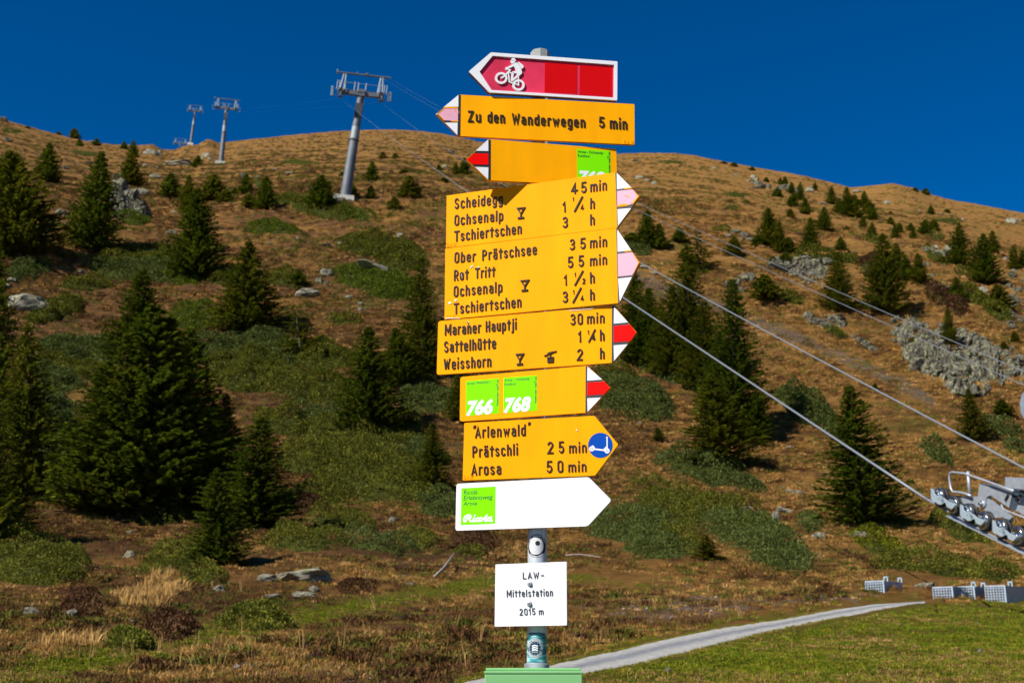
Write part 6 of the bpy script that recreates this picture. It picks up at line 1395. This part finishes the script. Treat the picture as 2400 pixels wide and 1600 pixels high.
# cabin sign corner seen at the right edge
cr = on_y(2398, 950, 27.0)
m_ = MB(); P_ = [(2391, 945), (2396, 925), (2400, 918), (2440, 918), (2440, 980), (2400, 980), (2394, 968)]
mm = MB(); V_ = [on_y(x, y, 27.0) for x, y in P_]; n = len(V_); mm.add(V_ + [v + np.array([0, .03, 0]) for v in V_], [tuple(range(n))[::-1], tuple(range(n, 2 * n))] + [(i, (i + 1) % n, n + (i + 1) % n, n + i) for i in range(n)])
pz = on_y(2425, 980, 27.0); gz = float(height(np.array([pz[0]]), np.array([27.05]))[0])
pn = empty('marker_plate', (pz[0], 27.03, gz), 'pale blue grey plate edge just entering at the right edge above the pulleys', 'plate')
mm.build('plate_panel', M['zinc'], pn); m_ = MB(); m_.tube([(pz[0], 27.06, gz - .1), (pz[0], 27.06, pz[2] + .3)], .04, 8); m_.build('plate_post', M['zinc'], pn)

# ================================================================== WIRE CAGES AT THE TRACK'S END
def cage(L, C, R, yt, dist, hm, label, grate_right=False, ears=()):
    c = on_y(C, yt, dist); gz = float(height(np.array([c[0]]), np.array([c[1]]))[0]) - .15
    def reach(px, dirv):
        # length along dirv from c until pixel column px
        lo, hi = 0.0, 3.0
        for _ in range(40):
            mid = (lo + hi) / 2; q = c + dirv * mid; x = project(q[0], q[1], q[2])[0]
            if (x < px) == (dirv[0] > 0): lo = mid
            else: hi = mid
        return lo
    a = math.radians(38); dl = np.array([-math.cos(a), math.sin(a), 0]); dr = np.array([math.sin(a) + .25, math.cos(a), 0]); dr /= np.linalg.norm(dr)
    ll = reach(L, dl); lr = max(.35, reach(R, dr)); zt = c[2]; hh = zt - gz
    o = empty('wire_cage', (c[0], c[1], gz), label, 'wire cage', 'galvanised cages at the end of the track')
    nl = np.array([-dl[1], dl[0], 0]); nl = nl if nl[1] < 0 else -nl; nr = np.array([-dr[1], dr[0], 0]); nr = nr if nr[1] < 0 else -nr
    def grate(d, ln, nn):
        m = MB(); nx = int(ln / .055); nz = int(hh / .055)
        for k in range(nx + 1): m.box(c + d * (ln * k / nx) - np.array([0, 0, hh / 2]) + nn * .006, d * .008, nn * .004, (0, 0, hh / 2))
        for k in range(nz + 1): m.box(c + d * ln / 2 - np.array([0, 0, hh * k / nz]) - nn * .004, d * ln / 2, nn * .004, (0, 0, .008))
        g_ = m.build('grate', M['zinc'], o); g_['kind'] = 'stuff'
        m = MB(); m.box(c + d * ln / 2 - np.array([0, 0, hh / 2]) - nn * .10, d * ln / 2 * .96, nn * .004, (0, 0, hh / 2)); m.build('shade_panel', M['zinc_shaded'], o)  # added dark sheet, stands in for the shade behind the grate
        m = MB(); m.box(c + d * ln / 2 + np.array([0, 0, -.012]) + nn * .012, d * ln / 2, nn * .012, (0, 0, .014)); m.build('rim', M['zinc'], o)
    grate(dl, ll, nl)
    if grate_right: grate(dr, lr, nr)
    else:
        m = MB(); m.box(c + dr * lr / 2 - np.array([0, 0, hh / 2]), dr * lr / 2, nr * .008, (0, 0, hh / 2)); m.build('side_panel', M['zinc'], o)
    m = MB(); m.box(c - np.array([0, 0, hh / 2]) + (nl + nr) * .008, dl * .016, dr * .016, (0, 0, hh / 2)); m.build('corner_angle', M['plate'], o)
    m = MB(); m.box(c + dl * ll + dr * lr / 2 - np.array([0, 0, hh / 2]), dr * lr / 2, nr * .006, (0, 0, hh / 2)); m.box(c + dr * lr + dl * ll / 2 - np.array([0, 0, hh / 2]), dl * ll / 2, nl * .006, (0, 0, hh / 2)); m.build('rear_panel', M['zinc'], o)
    for ex in ears:
        q = c + dr * (lr * ex) + np.array([0, 0, .0]); m = MB()
        for s in (-1, 1): m.box(q + dl * .04 * s + np.array([0, 0, .035]), dl * .012, dr * .012, (0, 0, .05))
        m.box(q + np.array([0, 0, .085]), dl * .052, dr * .012, (0, 0, .014)); m.build('lifting_eye', M['plate'], o)
    return o
cage(2028, 2070, 2114, 1360, 27.9, .5, 'wire cage standing apart left of the others, behind the track', ears=(.15, .9))
cage(2186, 2231, 2262, 1374, 27.5, .6, 'wire cage at the left end of the close row', True)
cage(2233, 2282, 2306, 1373, 27.9, .6, 'wire cage in the middle of the close row with a dark solid side', ears=(0.0, .95))
cage(2308, 2354, 2425, 1371, 27.5, .6, 'wire cage at the right end of the close row, cut by the view', ears=(.2,))
